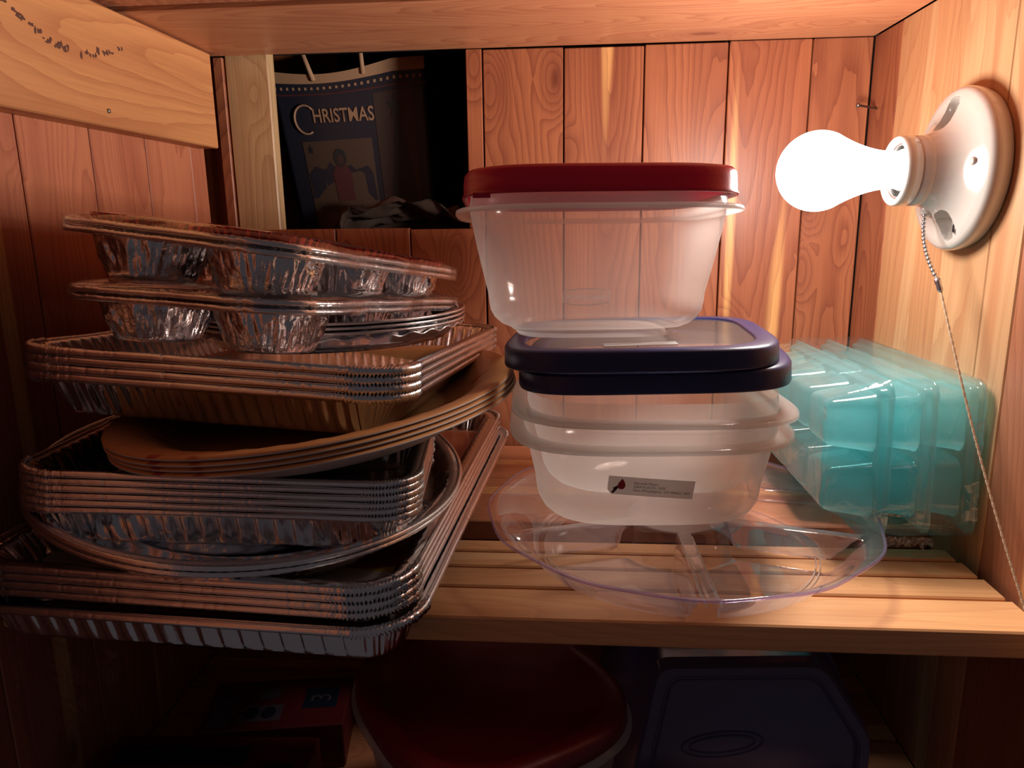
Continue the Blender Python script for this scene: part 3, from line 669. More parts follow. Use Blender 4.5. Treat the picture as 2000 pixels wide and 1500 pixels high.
# muffin pans 2 x 3
MP, MR, MB, MH = 0.0925, 0.0368, 0.0282, 0.0290
def muffin_meshes(seed):
    V, F = [], []; n = 144
    cells = [(-i*MP, j*MP) for j in range(3) for i in range(2)]
    cx0, cy0 = -MP/2, MP
    W2, D2 = MP+0.006, 1.5*MP+0.006
    def outline(x, y):    # push a square-cell border point that lies on the pan's outside to the rounded, scalloped outline
        return x, y
    for ci, (cx, cy) in enumerate(cells):
        loops = []
        sq, c0_, = [], []
        for i in range(n):
            a = 2*PI*i/n; c, s = math.cos(a), math.sin(a); m_ = max(abs(c), abs(s)); x, y = cx+MP/2*c/m_, cy+MP/2*s/m_
            # round the pan's outer corners and scallop its sides
            gx, gy = x-cx0, y-cy0
            if abs(gx) > MP-1e-6 or abs(gy) > 1.5*MP-1e-6:
                k_ = MR*1.22; dx, dy = x-cx, y-cy; l_ = math.hypot(dx, dy)
                if abs(gx) > MP*0.72 and abs(gy) > 1.5*MP*0.80 and l_ > k_:
                    x, y = cx+dx/l_*k_, cy+dy/l_*k_
                else:
                    e_ = 1-0.035*(1-math.cos(2*PI*(l_-MP/2)/MP))
            sq.append((x, y, 0.0003))
        loops.append(sq)
        loops.append([(cx+(MR+0.002)*math.cos(2*PI*i/n), cy+(MR+0.002)*math.sin(2*PI*i/n), 0.0004) for i in range(n)])
        K = 9
        for k_ in range(K+1):
            t = k_/K; r = MR+(MB-MR)*t; lp = []
            for i in range(n):
                env = math.sin(PI*min(1, t*0.85+0.08)); a = 2*PI*i/n
                rr = r+env*(0.0011*(hsh(i//2+ci*97, seed)-0.5)*2+0.0016*mnoise.noise(Vector((math.cos(a)*2.3+ci*7, math.sin(a)*2.3+seed*5, t*1.6)))+0.0034*(0.3-abs(mnoise.noise(Vector((math.cos(a)*12+ci*7, math.sin(a)*12+seed*5, t*0.8)))))+0.0022*mnoise.noise(Vector((math.cos(a)*20+ci*3, math.sin(a)*20, t*4.0))))
                lp.append((cx+rr*math.cos(a), cy+rr*math.sin(a), -0.0006-(MH-0.0026)*t))
            loops.append(lp)
        loops.append([(cx+(MB-0.0016)*math.cos(2*PI*i/n), cy+(MB-0.0016)*math.sin(2*PI*i/n), -MH) for i in range(n)])
        v, f = loft_vf(loops, True); b = len(V); V += v; F += [tuple(q+b for q in g) for g in f]
    body = bpy.data.meshes.new('muffin_body'); body.from_pydata(V, [], F); body.materials.append(M['foil_cup']); body.polygons.foreach_set('use_smooth', [True]*len(F))
    # outline from the outermost border points, in order
    nO = 420; pth = []
    base_l = rrect(2*MP+0.004, 3*MP+0.004, MR*0.98, nO)
    for i, (x, y, nx, ny, s, cw) in enumerate(base_l):
        gx, gy = x, y
        sc = 0.0022*math.cos(2*PI*(gy/MP if abs(nx) > 0.7 else (gx/MP+0.5)))*(1-min(1, cw)) - 0.001
        pth.append((x+cx0+nx*sc, y+cy0+ny*sc, nx, ny, cw))
    # flange strip between the tube and the cells
    L0 = [(p[0], p[1], 0.0) for p in pth]; L1 = [(p[0]-p[2]*0.006, p[1]-p[3]*0.006, 0.0008) for p in pth]; L2 = [(p[0]-p[2]*0.010, p[1]-p[3]*0.010, 0.0001) for p in pth]
    v1, f1 = loft_vf([L0, L1, L2], False)
    rad = [0.0020*(1+0.20*(1 if i % 2 else -1)*hsh(i, seed)) for i in range(nO)]
    v2, f2 = tube_vf([(p[0], p[1], -0.0006+0.0005*mnoise.noise(Vector((i*0.15, seed, 0)))) for i, p in enumerate(pth)], rad, 8, closed=True)
    v, f = merge([(v1, f1), (v2, f2)])
    rim = bpy.data.meshes.new('muffin_rim'); rim.from_pydata([tuple(q) for q in v], [], f); rim.materials.append(M['foil_rim']); rim.polygons.foreach_set('use_smooth', [True]*len(f))
    # film: drawn tight over the rim, sagging a little into the cups and bulging over the liners
    def film(bulge):
        loops = [[(p[0]+p[2]*0.0026, p[1]+p[3]*0.0026, -0.0085) for p in pth], [(p[0]+p[2]*0.0034, p[1]+p[3]*0.0034, -0.003) for p in pth], [(p[0]+p[2]*0.0022, p[1]+p[3]*0.0022, 0.0026) for p in pth]]
        for k_ in range(1, 7):
            q = 1-k_/7; loops.append([(cx0+(p[0]-cx0)*q, cy0+(p[1]-cy0)*q, 0.0058+bulge*(1-q)**0.5*(0.6+0.5*mnoise.noise(Vector((p[0]*q*14, p[1]*q*14, seed))))) for p in pth])
        v, f = loft_vf(loops, True); me = bpy.data.meshes.new('film'); me.from_pydata(v, [], f); me.materials.append(M['film_tight']); me.polygons.foreach_set('use_smooth', [True]*len(f)); return me
    return body, rim, film, cells
mb, mrim, mfilm, mcells = muffin_meshes(21)
def muffin_set(loc, rot, labels, bulge):
    R = Euler(rot).to_matrix(); top = None
    for i, lb in enumerate(labels):
        t = thing('muffin_pan', lb, 'muffin pan', Vector(loc)+R @ Vector((0, 0, -0.0052*i)), rot, 'six-cup foil muffin pans')
        obm('cups', mb, t); obm('rim', mrim, t)
        if i == 0: obm('shrink_film', mfilm(bulge), t); top = t
    return top, R
muffin_set((-0.1952, 0.4760, -0.0493), (-0.100, 0.044, -0.2355), ['upper of the two pans in the lower film-wrapped muffin set', 'lower of the two pans in the lower muffin set, cups above the cake pan'], 0.003)
locA, rotA = (-0.1965, 0.4790, -0.0142), (-0.130, 0.104, -0.2520)
topA, RA = muffin_set(locA, rotA, ['topmost foil muffin pan, red pleated liners under its film', 'second muffin pan from the top of the whole left pile'], 0.008)
def liner_mesh():
    n = 144; loops = []
    for k_ in range(6):
        t = k_/5; r = 0.0385+(0.0262-0.0385)*t; z = 0.0056-(0.0304)*t
        loops.append([((r+0.0010*(1 if (i//2) % 2 else -1)*(1-0.4*t))*math.cos(2*PI*i/n), (r+0.0010*(1 if (i//2) % 2 else -1)*(1-0.4*t))*math.sin(2*PI*i/n), z) for i in range(n)])
    v, f = loft_vf(loops, True); me = bpy.data.meshes.new('liner'); me.from_pydata(v, [], f); me.materials.append(M['liner']); return me
lm = liner_mesh()
for (cx, cy), lb in zip(mcells, ['nearest red pleated liner, in the front corner cup of the topmost muffin pan', 'red pleated liner in the left front cup of the topmost muffin pan', 'red pleated liner in the middle right cup of the topmost muffin pan',
                                 'red pleated liner in the middle left cup of the topmost muffin pan', 'red pleated liner in the far right cup of the topmost muffin pan', 'red pleated liner in the far left cup of the topmost muffin pan']):
    o = obm('cupcake_liner', lm, None, Vector(locA)+RA @ Vector((cx, cy, 0.0006))); o.rotation_euler = rotA; tag(o, lb, 'cupcake liner', 'red cupcake liners')

# ------------------------------------------------------------------ clear platter
pc = Vector((0.084, 0.553, ZS+0.0004)); PLR, PLF, PLH = 0.1465, 0.1135, 0.0325
plat = thing('divided_platter', 'large round clear plastic divided platter under the tubs, lapping the shelf edge', 'platter', tuple(pc))
nT, nR = 360, 54
radii = [0.0]+[0.034*i/5 for i in range(1, 6)]+[0.034+0.007*i/5 for i in range(1, 6)]+[0.041+(0.100-0.041)*i/16 for i in range(1, 17)]+[0.100+(PLF-0.100)*i/6 for i in range(1, 7)]+[PLF+(PLR-PLF)*i/16 for i in range(1, 17)]
def sst(a, b, x):
    t = min(1, max(0, (x-a)/(b-a))); return t*t*(3-2*t)
div = [-PI/2+0.02+2*PI*k_/5 for k_ in range(5)]
V, F = [], []
for ri, r in enumerate(radii):
    for i in range(nT):
        a = 2*PI*i/nT
        w = sst(PLF-0.004, PLR, r); z = PLH*(w**0.8)
        lip = sst(PLR-0.004, PLR, r)
        cup = sst(0.046, 0.037, r)*0.0265; z = max(z, cup if r < 0.06 else 0)
        for dv in div:
            da = (a-dv+PI) % (2*PI)-PI; dist = abs(math.sin(da))*r if abs(da) < PI/2 else 9
            hr = 0.0268*sst(0.0105, 0.0042, dist); 
            if r > 0.03: z = max(z, hr*(1 if r < PLR-0.006 else 1))
        if abs(r-0.104) < 0.0018: z = max(z, 0.0010)
        r2 = r*(1+lip*0.008*math.cos(12*a+0.3))
        V.append((r2*math.cos(a), r2*math.sin(a), z))
for ri in range(len(radii)-1):
    for i in range(nT): F.append((ri*nT+i, ri*nT+(i+1) % nT, (ri+1)*nT+(i+1) % nT, (ri+1)*nT+i))
ob('tray_body', V, F, M['platter'], plat)
last = V[-nT:]
v, f = tube_vf([(p[0], p[1], p[2]) for p in last], 0.0011, 8, closed=True); ob('rim', v, f, M['platter_rim'], plat)
for a0, a1 in ((-0.20, -0.85), (PI+0.25, PI+0.90)):
    for rr in (0.1035, 0.1065):
        v, f = tube_vf([(rr*math.cos(a0+(a1-a0)*i/24), rr*math.sin(a0+(a1-a0)*i/24), 0.0012) for i in range(25)], 0.00055, 6); ob('floor_ridge', v, f, M['frost_lip'], plat)
for dv in div[:1]:
    for sd in (-1, 1):
        v, f = tube_vf([(r*math.cos(dv)-sd*0.0046*math.sin(dv), r*math.sin(dv)+sd*0.0046*math.cos(dv), 0.0266) for r in [0.044+0.009*i for i in range(12)]], 0.0005, 6); ob('divider_edge', v, f, M['frost_lip'], plat)
# clear shallow lid behind the platter
cl = thing('clear_lid', 'flat clear plastic lid lying on the shelf behind the platter under the teal trays', 'lid', (0.232, 0.716, ZS+0.001), (0, 0, -0.16))
Lr = rrect(0.110, 0.150, 0.012, 80)
loops = [[(x-nx*o_, y-ny*o_, z) for x, y, nx, ny, s, cw in Lr] for o_, z in [(0, 0.0), (0.0005, 0.009), (0.0016, 0.0105), (0.006, 0.0105), (0.0075, 0.0085), (0.012, 0.0085)]]
v, f = loft_vf(loops, True); ob('lid_panel', v, f, M['platter'], cl)
v, f = tube_vf([(x, y, 0.0008) for x, y, *_ in Lr], 0.0009, 6, closed=True); ob('lid_edge', v, f, M['window'], cl)

# ------------------------------------------------------------------ square tubs
def tub(name, label, loc, rot, prof, lip_prof, mat, p0=3.7):
    t = thing(name, label, 'container', loc, rot)
    sloft('body', prof, M[mat], t, p0=p0)
    loops = [superloop(q[0], q[0], q[1], 120, p0) for q in lip_prof]; v, f = loft_vf(loops, False); ob('flange', v, f, M['frost_lip'], t)
    return t
# profiles from the flange (z=0) down and up to the mouth
def tub_prof(h, top, bot, foot=None, mouth=0.012):
    pr = [(top-0.001, mouth), (top, 0.001), (top-0.001, -0.002)]
    for i in range(1, 9):
        t_ = i/9; pr.append((top-0.001+(bot+0.006-top)*t_**1.15, -0.002-(h-0.023)*t_))
    fr = 0.021
    for i in range(0, 6):
        a = PI/2*i/5; pr.append((bot+0.006-fr*(1-math.cos(a)), -(h-fr)-fr*math.sin(a)*(1 if not foot else 0.9)))
    if foot:
        pr += [(foot+0.003, -h+0.0012), (foot, -h-0.0002), (foot-0.0015, -h-0.0034), (foot-0.004, -h-0.0034), (foot-0.006, -h)]
    pr.append((0.03, -h))
    return pr
lip = [(0.0958, 0.0012), (0.1052, 0.0008), (0.1074, -0.0002), (0.1077, -0.0026), (0.1068, -0.0030), (0.1060, -0.0010), (0.0958, -0.0004)]
rotS = (0.010, -0.004, 0.05)
tubA = tub('food_container', 'milky square tub with an address sticker, standing on the clear platter', (0.0592, 0.5960, -0.1560), rotS, tub_prof(0.0695, 0.0965, 0.0815), lip, 'frost2')
tubB = tub('food_container', 'upper milky square tub nested in the stickered one, under the navy lids', (0.0605, 0.5920, -0.1395), (-0.02, 0.004, 0.05), tub_prof(0.062, 0.0945, 0.078), [(q[0]-0.0005, q[1]) for q in lip], 'frost2')
# address sticker on the lower tub: follows the wall
stk = Vector((0.0525, 0.0, -0.0285))
def on_tub(u, w_, prof_top=0.0965, bot=0.0875, out=0.0006):
    """point on tub A's front wall: u sideways, w_ upwards from the flange, in tub space"""
    t_ = min(1, max(0, (-w_-0.002)/(0.0695-0.023))); hx = prof_top-0.001+(bot-prof_top)*t_**1.15
    s_ = abs(u)/hx; y = -hx*(1-min(0.999, s_)**3.7)**(1/3.7)
    return Vector((u, y-out, w_))
def stick_patch(name, u0, w0, du, dv, ang, mat, n=16, m=4, out=0.0005, poly=None):
    ca, sa = math.cos(ang), math.sin(ang); V, F = [], []
    for j in range(m+1):
        for i in range(n+1):
            a, b = (i/n-0.5)*du, (j/m-0.5)*dv
            if (i == 0 and j == 0): a += 0.003
            V.append(on_tub(u0+a*ca-b*sa, w0+a*sa+b*ca, out=out))
    for j in range(m):
        for i in range(n): F.append((j*(n+1)+i, j*(n+1)+i+1, (j+1)*(n+1)+i+1, (j+1)*(n+1)+i))
    return ob(name, V, F, mat, tubA)
U0, W0, ANG = -0.0055, -0.0318, -0.085
stick_patch('address_sticker', U0, W0, 0.0615, 0.0148, ANG, M['silver_label'])
def curve_text(s, size, du, dv, mat):
    o = text('lettering', s, size, mat, tubA, Matrix.Identity(4), sx=1.0)
    ca, sa = math.cos(ANG), math.sin(ANG)
    for v in o.data.vertices:
        a, b = du+v.co.x, dv+v.co.y; v.co = on_tub(U0+a*ca-b*sa, W0+a*sa+b*ca, out=0.0009)
    return o
curve_text('Harriett Myers', 0.0029, -0.0125, 0.0020, M['black'])
curve_text('2064 Kohl Dr. NW', 0.0029, -0.0125, -0.0009, M['black'])
curve_text('New Philadelphia, OH 44663-1407', 0.0029, -0.0125, -0.0038, M['black'])
def poly_patch(name, pts2, mat, out):
    ca, sa = math.cos(ANG), math.sin(ANG); c = (sum(p[0] for p in pts2)/len(pts2), sum(p[1] for p in pts2)/len(pts2))
    P = [on_tub(U0+a*ca-b*sa, W0+a*sa+b*ca, out=out) for a, b in list(pts2)+[c]]; n = len(pts2)
    return ob(name, P, [(i, (i+1) % n, n) for i in range(n)], mat, tubA)
poly_patch('bird_tail', [(-0.0278, -0.0062), (-0.0262, -0.0066), (-0.0225, -0.0010), (-0.0238, 0.0002), (-0.0272, -0.0024), (-0.0262, -0.0030)], M['black'], 0.0008)
poly_patch('bird_body', [(-0.0240, -0.0010), (-0.0222, -0.0028), (-0.0195, -0.0026), (-0.0182, -0.0004), (-0.0186, 0.0022), (-0.0200, 0.0046), (-0.0212, 0.0058), (-0.0222, 0.0040), (-0.0236, 0.0018)], M['bird_red'], 0.0009)
# navy lids
def lid_navy(label, loc, rot, h):
    t = thing('container_lid', label, 'lid', loc, rot, 'navy lids with clear windows')
    sloft('lid_rim', [(0.0848, -0.0020), (0.0853, -0.0003), (0.0870, 0.0000), (0.0965, -0.0001), (0.0992, -0.0009), (0.1003, -0.0026), (0.1007, -h+0.001), (0.1003, -h), (0.0982, -h), (0.0977, -0.004), (0.0860, -0.0030)], M['navy'], t, cap_end=False, p0=4.6)
    sloft('lid_window', [(0.0858, -0.0016), (0.0845, -0.0016), (0.078, -0.0012), (0.03, -0.0012)], M['window'], t, cap_end=True, p0=4.6)
    return t
lid1 = lid_navy('upper navy lid with a clear window, red-lidded tub standing on it', (0.0534, 0.5960, -0.0895), (-0.018, -0.030, -0.0600), 0.0150)
lid2 = lid_navy('lower navy lid, closing the upper milky tub', (0.0640, 0.5990, -0.1030), (0.004, -0.040, -0.0700), 0.0155)
v, f = box_vf(0.052, 0.014, 0.0004, 0.0001); o = ob('torn_sticker', v, f, M['paper_white'], lid1, smooth_=False, loc=(0.001, -0.0690, -0.0004)); o.rotation_euler = (0, 0, 0.09)
# red-lidded tub
rotC = (-0.056, 0.004, 0.10)
tubC = tub('food_container', 'large clear tub with the bright red lid on top of the navy lids', (0.0165, 0.5978, 0.0030), rotC, tub_prof(0.0880, 0.0945, 0.0745, foot=0.0605, mouth=0.010), [(q[0]-0.003, q[1]) for q in lip], 'frost')
lidC = thing('container_lid', 'bright red lid closing the large clear tub', 'lid', (0.0165, 0.5978, 0.0030), rotC)
sloft('lid_rim', [(0.0780, 0.0220), (0.0790, 0.0255), (0.0820, 0.0268), (0.0900, 0.0268), (0.0955, 0.0258), (0.0975, 0.0235), (0.0980, 0.0180), (0.0984, 0.0105), (0.0994, 0.0088), (0.0990, 0.0078), (0.0965, 0.0078), (0.0955, 0.012)], M['red_lid'], lidC, cap_end=False, p0=4.2)
sloft('lid_panel', [(0.0785, 0.0222), (0.077, 0.0212), (0.03, 0.0212)], M['red_lid'], lidC, cap_end=True, p0=4.2)
v, f = box_vf(0.012, 0.0012, 0.0035, 0.0004); ob('lift_tab', v, f, M['red_lid'], lidC, smooth_=False, loc=(-0.084, -0.0860, 0.0070))
# embossed brand plate on the big tub
def on_c(u, w_, out=0.0007):
    t_ = min(1, max(0, (-w_-0.002)/(0.0880-0.023))); hx = 0.0935+(0.0805-0.0945)*t_**1.15; s_ = abs(u)/hx
    return Vector((u, -hx*(1-min(0.999, s_)**3.7)**(1/3.7)-out, w_))
UE, WE = -0.0135, -0.0610
P = []
for i in range(13): a = -1+2*i/12; P.append((UE+a*0.0158, WE+0.0040+0.0016*(1-a*a)))
for i in range(13): a = 1-2*i/12; P.append((UE+a*0.0158, WE-0.0040-0.0016*(1-a*a)))
ring = [on_c(*p, out=0.0008) for p in P]; V = ring+[on_c(UE, WE, 0.0008)]; n = len(P)
ob('embossed_plate', V, [(i, (i+1) % n, n) for i in range(n)], clear('embossed_plastic', base=0.05, amt=0.3, rough=0.2, haze=0.14, hazecol=(0.95, 0.88, 0.85, 1)), tubC)
v, f = tube_vf(ring, 0.00035, 6, closed=True); ob('embossed_border', v, f, M['frost_lip'], tubC)
o = text('lettering', 'Rubbermaid', 0.0056, M['frost_lip'], tubC, Matrix.Identity(4), align='CENTER', bold=0.00012)
for v in o.data.vertices: v.co = on_c(UE+v.co.x, WE-0.0018+v.co.y, 0.0011)

# ------------------------------------------------------------------ teal trays in shrink film
TL, TH = 0.250, 0.116
def teal_mesh():
    parts = []
    Lr = rrect(TL, TH, 0.010, 96)
    def lp(Lq, o_, z, cx=0, cy=0): return [(cx+x-nx*o_, cy+y-ny*o_, z) for x, y, nx, ny, s, cw in Lq]
    parts.append(loft_vf([lp(Lr, 0, -0.0008), lp(Lr, 0, 0.0008), lp(Lr, 0.0035, 0.0010), lp(Lr, 0.0045, 0.003), lp(Lr, 0.0050, 0.0060), lp(Lr, 0.0060, 0.0072)], True))
    cw_, ch_ = (TL-0.014)/4, (TH-0.013)/2
    Lc = rrect(cw_-0.004, ch_-0.0065, 0.011, 64)
    for i in range(4):
        for j in range(2):
            cx, cy = -TL/2+0.007+cw_*(i+0.5), -TH/2+0.0065+ch_*(j+0.5)
            parts.append(loft_vf([lp(Lc, -0.001, 0.0062, cx, cy), lp(Lc, 0.0003, 0.0090, cx, cy), lp(Lc, 0.0045, 0.0350, cx, cy), lp(Lc, 0.0058, 0.0390, cx, cy), lp(Lc, 0.0080, 0.0412, cx, cy), lp(Lc, 0.0105, 0.0418, cx, cy)], True))
    V, F = merge(parts); me = bpy.data.meshes.new('tray'); me.from_pydata(V, [], F); me.materials.append(M['teal']); me.polygons.foreach_set('use_smooth', [True]*len(F)); return me
tm = teal_mesh()
# local x -> along the depth, local y -> up, local z -> towards the left
yaw = 0.055
def teal_matrix(x, y, z):
    ax = Vector((math.sin(yaw), math.cos(yaw), 0.0)); ax = Vector((0.012, 1.0, -0.030)).normalized()
    zl = Vector((-1.0, 0.012, -0.02)); zl = (zl-ax*zl.dot(ax)).normalized(); yl = zl.cross(ax)
    return Matrix(((ax.x, yl.x, zl.x, x), (ax.y, yl.y, zl.y, y), (ax.z, yl.z, zl.z, z), (0, 0, 0, 1)))
for i, (dx, lb) in enumerate([(0.0, 'teal plastic divided tray nearest the right wall, in clear film'), (-0.0315, 'middle teal plastic divided tray of the wrapped three'), (-0.0620, 'foremost teal plastic divided tray, its cups facing the tubs')]):
    t = obm('divided_tray', tm); t.matrix_world = teal_matrix(0.2965+dx, 0.658, -0.179-0.001*i); tag(t, lb, 'tray', 'teal trays in shrink film')
bmf = bmesh.new()
for dx in (0.0, -0.0620):
    mt = teal_matrix(0.2965+dx, 0.658, -0.179)
    for v in tm.vertices: bmf.verts.new(mt @ (v.co*1.012))
bmesh.ops.convex_hull(bmf, input=list(bmf.verts)); bmesh.ops.delete(bmf, geom=[v for v in bmf.verts if not v.link_faces], context='VERTS')
bmesh.ops.triangulate(bmf, faces=list(bmf.faces))
for _ in range(2):
    ee = [e for e in bmf.edges if e.calc_length() > 0.012]
    bmesh.ops.subdivide_edges(bmf, edges=ee, cuts=1); bmesh.ops.triangulate(bmf, faces=list(bmf.faces))
bmf.normal_update()
for v in bmf.verts:
    nn = mnoise.noise(v.co*32); v.co += v.normal*(0.0006+0.0016*nn)
    if v.co.z < -0.232: v.co.z -= 0.004*abs(mnoise.noise(v.co*60))
me = bpy.data.meshes.new('film'); bmf.to_mesh(me); bmf.free(); me.materials.append(M['film']); me.polygons.foreach_set('use_smooth', [True]*len(me.polygons))
c = Vector((0.245, 0.66, -0.18)); me.transform(Matrix.Translation(-c))
fw = obm('shrink_wrap', me, None, c); tag(fw, 'glossy clear shrink film wrapped around the three teal trays', 'plastic film')
# crumpled seam of film under the near end
V, F = [], []
for i in range(28):
    for j in range(6):
        t_ = i/27; x = 0.236+0.036*t_; z = -0.2375-0.006*j/5-0.004*mnoise.noise(Vector((i*0.6, j*0.9, 2)))
        V.append((x-0.245, 0.538+0.006*mnoise.noise(Vector((i*0.8, j*0.7, 7)))-0.66, z+0.18))
for i in range(27):
    for j in range(5): F.append((i*6+j, (i+1)*6+j, (i+1)*6+j+1, i*6+j+1))
ob('crumpled_seam', V, F, clear('crumpled_film', base=0.12, amt=0.7, powr=2, rough=0.1, haze=0.16, edgehaze=0.2, bump=0.8, bscale=300), fw)

# ------------------------------------------------------------------ gift bag behind the opening
bag = thing('gift_bag', 'dark paper gift bag lettered CHRISTMAS leaning inside the wall opening', 'bag', (-0.25, 0.885, -0.03))
def bagp(u, v, out=0.0):
    """u 0..1 left to right, v 0..1 bottom to top on the bag's front sheet (bag space)"""
    xl = -0.072-0.028*v; xr = 0.090-0.006*v; x = xl+(xr-xl)*u
    sag = 0.010*math.sin(PI*min(1, u*1.25))*v**6
    z = 0.0+0.203*v+0.012*(u-0.3)*v-sag
    y = 0.006-0.010*math.sin(PI*u)*0.6+0.010*(1-v)-out
    return Vector((x, y, z))
def bag_patch(name, poly, mat, out, n=1):
    P = [bagp(u, v, out) for u, v in poly]; c = bagp(sum(p[0] for p in poly)/len(poly), sum(p[1] for p in poly)/len(poly), out); k_ = len(P)
    return ob(name, P+[c], [(i, (i+1) % k_, k_) for i in range(k_)], mat, bag, smooth_=False)
def bag_rect(name, u0, v0, u1, v1, mat, out, n=12):
    V, F = [], []
    for i in range(n+1):
        u = u0+(u1-u0)*i/n; V += [bagp(u, v0, out), bagp(u, v1, out)]
    F = [(2*i, 2*i+2, 2*i+3, 2*i+1) for i in range(n)]; return ob(name, V, F, mat, bag, smooth_=True)
V, F = [], []; n = 24; m = 16
for j in range(m+1):
    for i in range(n+1): V.append(bagp(i/n, j/m))
for j in range(m):
    for i in range(n): F.append((j*(n+1)+i, j*(n+1)+i+1, (j+1)*(n+1)+i+1, (j+1)*(n+1)+i))
b0 = len(V)
for j in range(m+1):
    for u in (0, 1): V.append(bagp(u, j/m)+Vector((0.004 if u == 0 else -0.002, 0.055, 0.004)))
for j in range(m):
    F.append((j*(n+1), (j+1)*(n+1), b0+2*(j+1), b0+2*j)); F.append((j*(n+1)+n, b0+2*j+1, b0+2*(j+1)+1, (j+1)*(n+1)+n)); F.append((b0+2*j, b0+2*j+2, b0+2*j+3, b0+2*j+1))
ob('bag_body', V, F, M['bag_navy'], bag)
bag_rect('top_fold', 0.0, 0.935, 1.0, 1.0, M['bag_edge'], 0.0004, 24)
for k_ in range(24):
    u = 0.03+0.94*k_/23; bag_rect('border_dot', u-0.008, 0.895, u+0.008, 0.912, M['tan_ink'], 0.0007, 1)
bag_rect('border_line', 0.0, 0.862, 1.0, 0.872, M['bag_red'], 0.0005, 24)
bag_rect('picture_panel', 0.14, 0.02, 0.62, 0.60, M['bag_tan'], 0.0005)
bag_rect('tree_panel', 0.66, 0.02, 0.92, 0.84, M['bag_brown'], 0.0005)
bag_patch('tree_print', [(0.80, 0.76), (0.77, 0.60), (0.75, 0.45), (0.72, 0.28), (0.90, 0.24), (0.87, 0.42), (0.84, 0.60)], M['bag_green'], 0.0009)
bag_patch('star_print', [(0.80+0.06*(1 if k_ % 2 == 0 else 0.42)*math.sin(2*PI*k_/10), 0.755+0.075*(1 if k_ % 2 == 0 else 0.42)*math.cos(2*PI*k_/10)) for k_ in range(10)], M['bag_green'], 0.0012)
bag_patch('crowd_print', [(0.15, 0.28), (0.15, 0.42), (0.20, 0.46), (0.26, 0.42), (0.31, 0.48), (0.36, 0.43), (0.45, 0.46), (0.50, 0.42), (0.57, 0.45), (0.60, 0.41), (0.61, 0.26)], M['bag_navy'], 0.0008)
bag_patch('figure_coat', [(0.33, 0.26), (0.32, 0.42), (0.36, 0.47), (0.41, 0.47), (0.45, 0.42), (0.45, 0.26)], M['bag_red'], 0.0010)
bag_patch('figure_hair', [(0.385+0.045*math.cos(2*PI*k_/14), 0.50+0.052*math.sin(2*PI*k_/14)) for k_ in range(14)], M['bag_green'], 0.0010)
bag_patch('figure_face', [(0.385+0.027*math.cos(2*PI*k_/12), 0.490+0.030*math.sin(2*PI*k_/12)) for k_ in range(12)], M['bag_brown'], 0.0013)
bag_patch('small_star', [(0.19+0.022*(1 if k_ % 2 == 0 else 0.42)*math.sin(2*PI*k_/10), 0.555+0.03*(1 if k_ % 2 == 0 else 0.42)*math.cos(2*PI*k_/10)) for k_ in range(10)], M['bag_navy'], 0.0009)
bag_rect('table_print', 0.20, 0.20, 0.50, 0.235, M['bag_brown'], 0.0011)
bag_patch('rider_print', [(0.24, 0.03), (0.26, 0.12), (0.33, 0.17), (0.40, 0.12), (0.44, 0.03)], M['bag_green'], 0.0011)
o = text('lettering', 'HRISTMAS', 0.0225, M['tan_ink'], bag, Matrix.Identity(4), bold=0.0003, sx=1.0)
xs = [v.co.x for v in o.data.vertices]; sx_ = 0.41/max(xs)
for v in o.data.vertices: v.co = bagp(0.245+v.co.x*sx_, 0.705+v.co.y/0.203-0.03*(v.co.x*sx_), 0.0012)
cvs = []
for i in range(19):
    a = math.radians(42+i*14.2); cvs.append(bagp(0.195+0.075*math.cos(a), 0.725+0.082*math.sin(a), 0.0012))
v, f = tube_vf(cvs, [0.0011+0.0004*math.sin(PI*i/18) for i in range(19)], 6); ob('lettering_capital', v, f, M['tan_ink'], bag)
for u_, dx in ((0.30, -0.016), (0.62, -0.003)):
    p = bagp(u_, 0.955, 0.001); v, f = tube_vf([p, p+Vector((dx*0.5, -0.001, 0.022)), p+Vector((dx*1.2, 0.002, 0.05))], 0.0026, 8); ob('handle', v, f, M['bag_edge'], bag)
# crumpled paper in front of the bag
V, F = [], []; n = 30
for j in range(n+1):
    for i in range(n+1):
        u, w_ = i/n, j/n; e_ = math.sin(PI*u)**0.5
        h = 0.030*e_*(1-w_)**0.7+0.018*mnoise.noise(Vector((u*5, w_*5, 3)))+0.006*abs(mnoise.noise(Vector((u*16, w_*16, 9))))
        V.append((-0.075+0.15*u, 0.012-0.024+0.05*w_*1.0, max(-0.03, h)+0.001))
for j in range(n):
    for i in range(n): F.append((j*(n+1)+i, j*(n+1)+i+1, (j+1)*(n+1)+i+1, (j+1)*(n+1)+i))
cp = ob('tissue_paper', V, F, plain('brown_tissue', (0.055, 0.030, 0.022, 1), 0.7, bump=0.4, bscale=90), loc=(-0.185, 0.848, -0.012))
tag(cp, 'crumpled brown tissue at the foot of the CHRISTMAS bag in the opening', 'tissue paper')

# ------------------------------------------------------------------ dark things below the shelf
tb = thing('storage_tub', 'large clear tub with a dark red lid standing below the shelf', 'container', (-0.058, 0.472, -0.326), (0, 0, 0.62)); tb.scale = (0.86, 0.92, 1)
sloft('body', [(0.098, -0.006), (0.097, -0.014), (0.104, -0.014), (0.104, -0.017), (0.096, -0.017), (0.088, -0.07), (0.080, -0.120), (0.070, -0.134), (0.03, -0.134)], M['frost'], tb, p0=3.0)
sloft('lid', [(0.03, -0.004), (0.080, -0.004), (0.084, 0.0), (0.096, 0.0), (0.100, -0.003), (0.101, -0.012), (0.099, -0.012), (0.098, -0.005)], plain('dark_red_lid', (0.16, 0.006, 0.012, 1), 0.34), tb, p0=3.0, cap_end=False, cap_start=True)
bn = thing('storage_bin', 'blue-tinted plastic bin lying on its side below the shelf', 'container', (0.128, 0.495, -0.395))
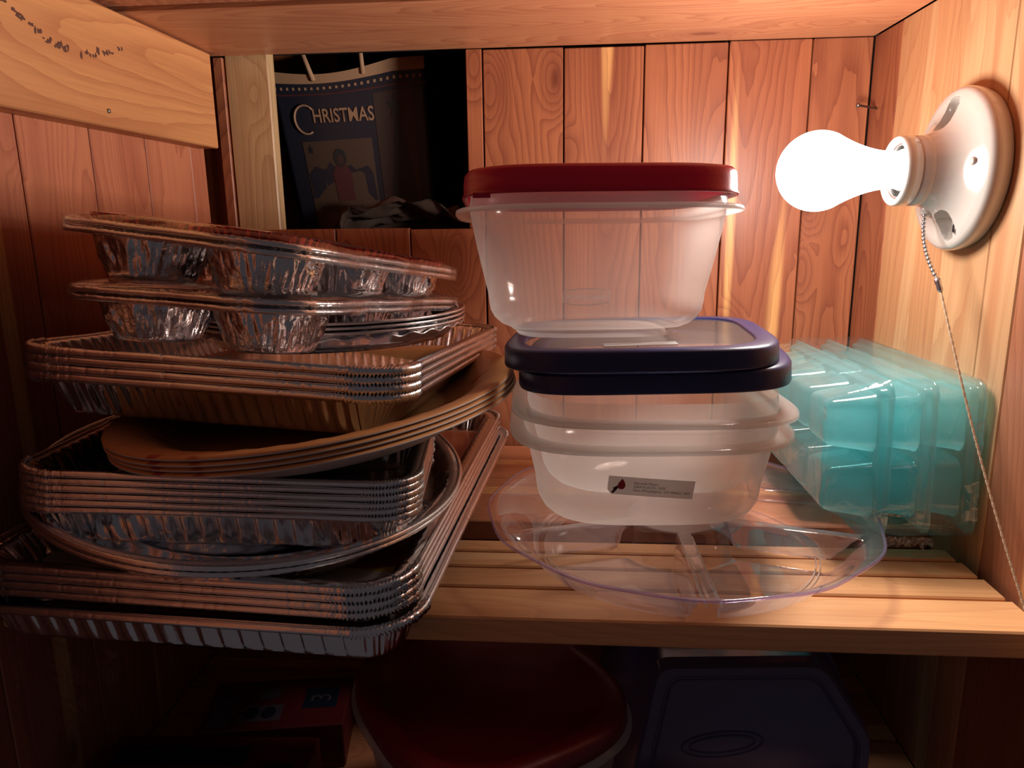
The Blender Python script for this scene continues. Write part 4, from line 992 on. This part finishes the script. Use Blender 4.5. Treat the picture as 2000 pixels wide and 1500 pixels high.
def bin_loop(y, grow, n=16):
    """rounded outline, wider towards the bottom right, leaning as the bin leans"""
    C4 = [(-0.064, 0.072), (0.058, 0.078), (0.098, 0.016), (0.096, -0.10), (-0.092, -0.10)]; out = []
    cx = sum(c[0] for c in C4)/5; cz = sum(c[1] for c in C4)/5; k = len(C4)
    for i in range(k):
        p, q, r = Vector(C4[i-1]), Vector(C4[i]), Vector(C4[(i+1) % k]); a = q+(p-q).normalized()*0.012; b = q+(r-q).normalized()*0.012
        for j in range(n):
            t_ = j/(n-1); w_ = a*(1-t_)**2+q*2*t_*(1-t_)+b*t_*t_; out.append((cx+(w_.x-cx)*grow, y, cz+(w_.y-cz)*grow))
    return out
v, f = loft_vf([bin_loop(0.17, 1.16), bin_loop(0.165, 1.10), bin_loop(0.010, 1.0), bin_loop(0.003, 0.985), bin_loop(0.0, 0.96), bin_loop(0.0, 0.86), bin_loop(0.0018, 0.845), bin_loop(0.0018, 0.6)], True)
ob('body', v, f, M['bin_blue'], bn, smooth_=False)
for gx, rr in ((0.845, 0.0007), (0.875, 0.0006)):
    v, f = tube_vf([(p[0], p[1]-0.0004, p[2]) for p in bin_loop(0.0006, gx)], rr, 6, closed=True); ob('moulded_ridge', v, f, M['bin_blue'], bn)
for a_, b_ in ((0.030, 0.0105), (0.024, 0.0070)):
    v, f = tube_vf([(-0.012+a_*math.cos(2*PI*i/40), 0.0010, 0.006+b_*math.sin(2*PI*i/40)+0.15*a_*math.cos(2*PI*i/40)) for i in range(40)], 0.0005, 6, closed=True); ob('embossed_oval', v, f, M['bin_blue'], bn)
text('lettering', 'B', 0.018, M['ink_navy'], bn, Matrix.Translation((-0.016, 0.0014, -0.046)) @ Matrix.Rotation(PI/2, 4, 'X'), shear=0.3)
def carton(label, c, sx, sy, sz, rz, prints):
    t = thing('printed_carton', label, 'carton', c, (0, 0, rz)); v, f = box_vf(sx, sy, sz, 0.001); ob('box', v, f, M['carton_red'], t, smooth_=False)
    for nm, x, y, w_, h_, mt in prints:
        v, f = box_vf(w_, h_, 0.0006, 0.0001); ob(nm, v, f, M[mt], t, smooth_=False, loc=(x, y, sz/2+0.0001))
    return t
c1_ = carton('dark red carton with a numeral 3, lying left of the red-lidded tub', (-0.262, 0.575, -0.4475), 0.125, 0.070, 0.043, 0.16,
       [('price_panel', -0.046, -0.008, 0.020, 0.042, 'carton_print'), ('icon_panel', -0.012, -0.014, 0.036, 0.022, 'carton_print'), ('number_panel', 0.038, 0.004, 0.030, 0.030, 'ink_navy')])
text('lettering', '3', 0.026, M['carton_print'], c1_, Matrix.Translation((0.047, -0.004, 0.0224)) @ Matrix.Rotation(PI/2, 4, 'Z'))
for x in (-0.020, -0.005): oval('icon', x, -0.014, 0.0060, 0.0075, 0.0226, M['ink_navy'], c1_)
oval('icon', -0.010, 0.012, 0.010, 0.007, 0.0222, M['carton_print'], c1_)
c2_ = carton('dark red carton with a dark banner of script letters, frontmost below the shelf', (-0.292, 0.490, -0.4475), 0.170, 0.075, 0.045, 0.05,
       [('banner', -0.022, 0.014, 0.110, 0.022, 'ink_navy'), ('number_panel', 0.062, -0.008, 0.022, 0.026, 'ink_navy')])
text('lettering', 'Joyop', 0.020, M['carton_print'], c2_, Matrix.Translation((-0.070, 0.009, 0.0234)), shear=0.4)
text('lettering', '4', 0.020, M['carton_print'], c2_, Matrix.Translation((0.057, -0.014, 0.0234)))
# loose clear film hanging by the left wall below
V, F = [], []; n = 24; m = 10
for j in range(n+1):
    for i in range(m+1):
        u, w_ = i/m, j/n
        V.append((-0.374+0.012*mnoise.noise(Vector((u*3, w_*2, 5)))+0.020*u*w_, 0.42+0.10*u+0.012*mnoise.noise(Vector((u*2, w_*4, 8))), -0.275-0.19*w_))
for j in range(n):
    for i in range(m): F.append((j*(m+1)+i, j*(m+1)+i+1, (j+1)*(m+1)+i+1, (j+1)*(m+1)+i))
fo_ = ob('plastic_bag', V, F, M['film']); tag(fo_, 'clear plastic bag hanging in the dark at the lower left', 'plastic bag')
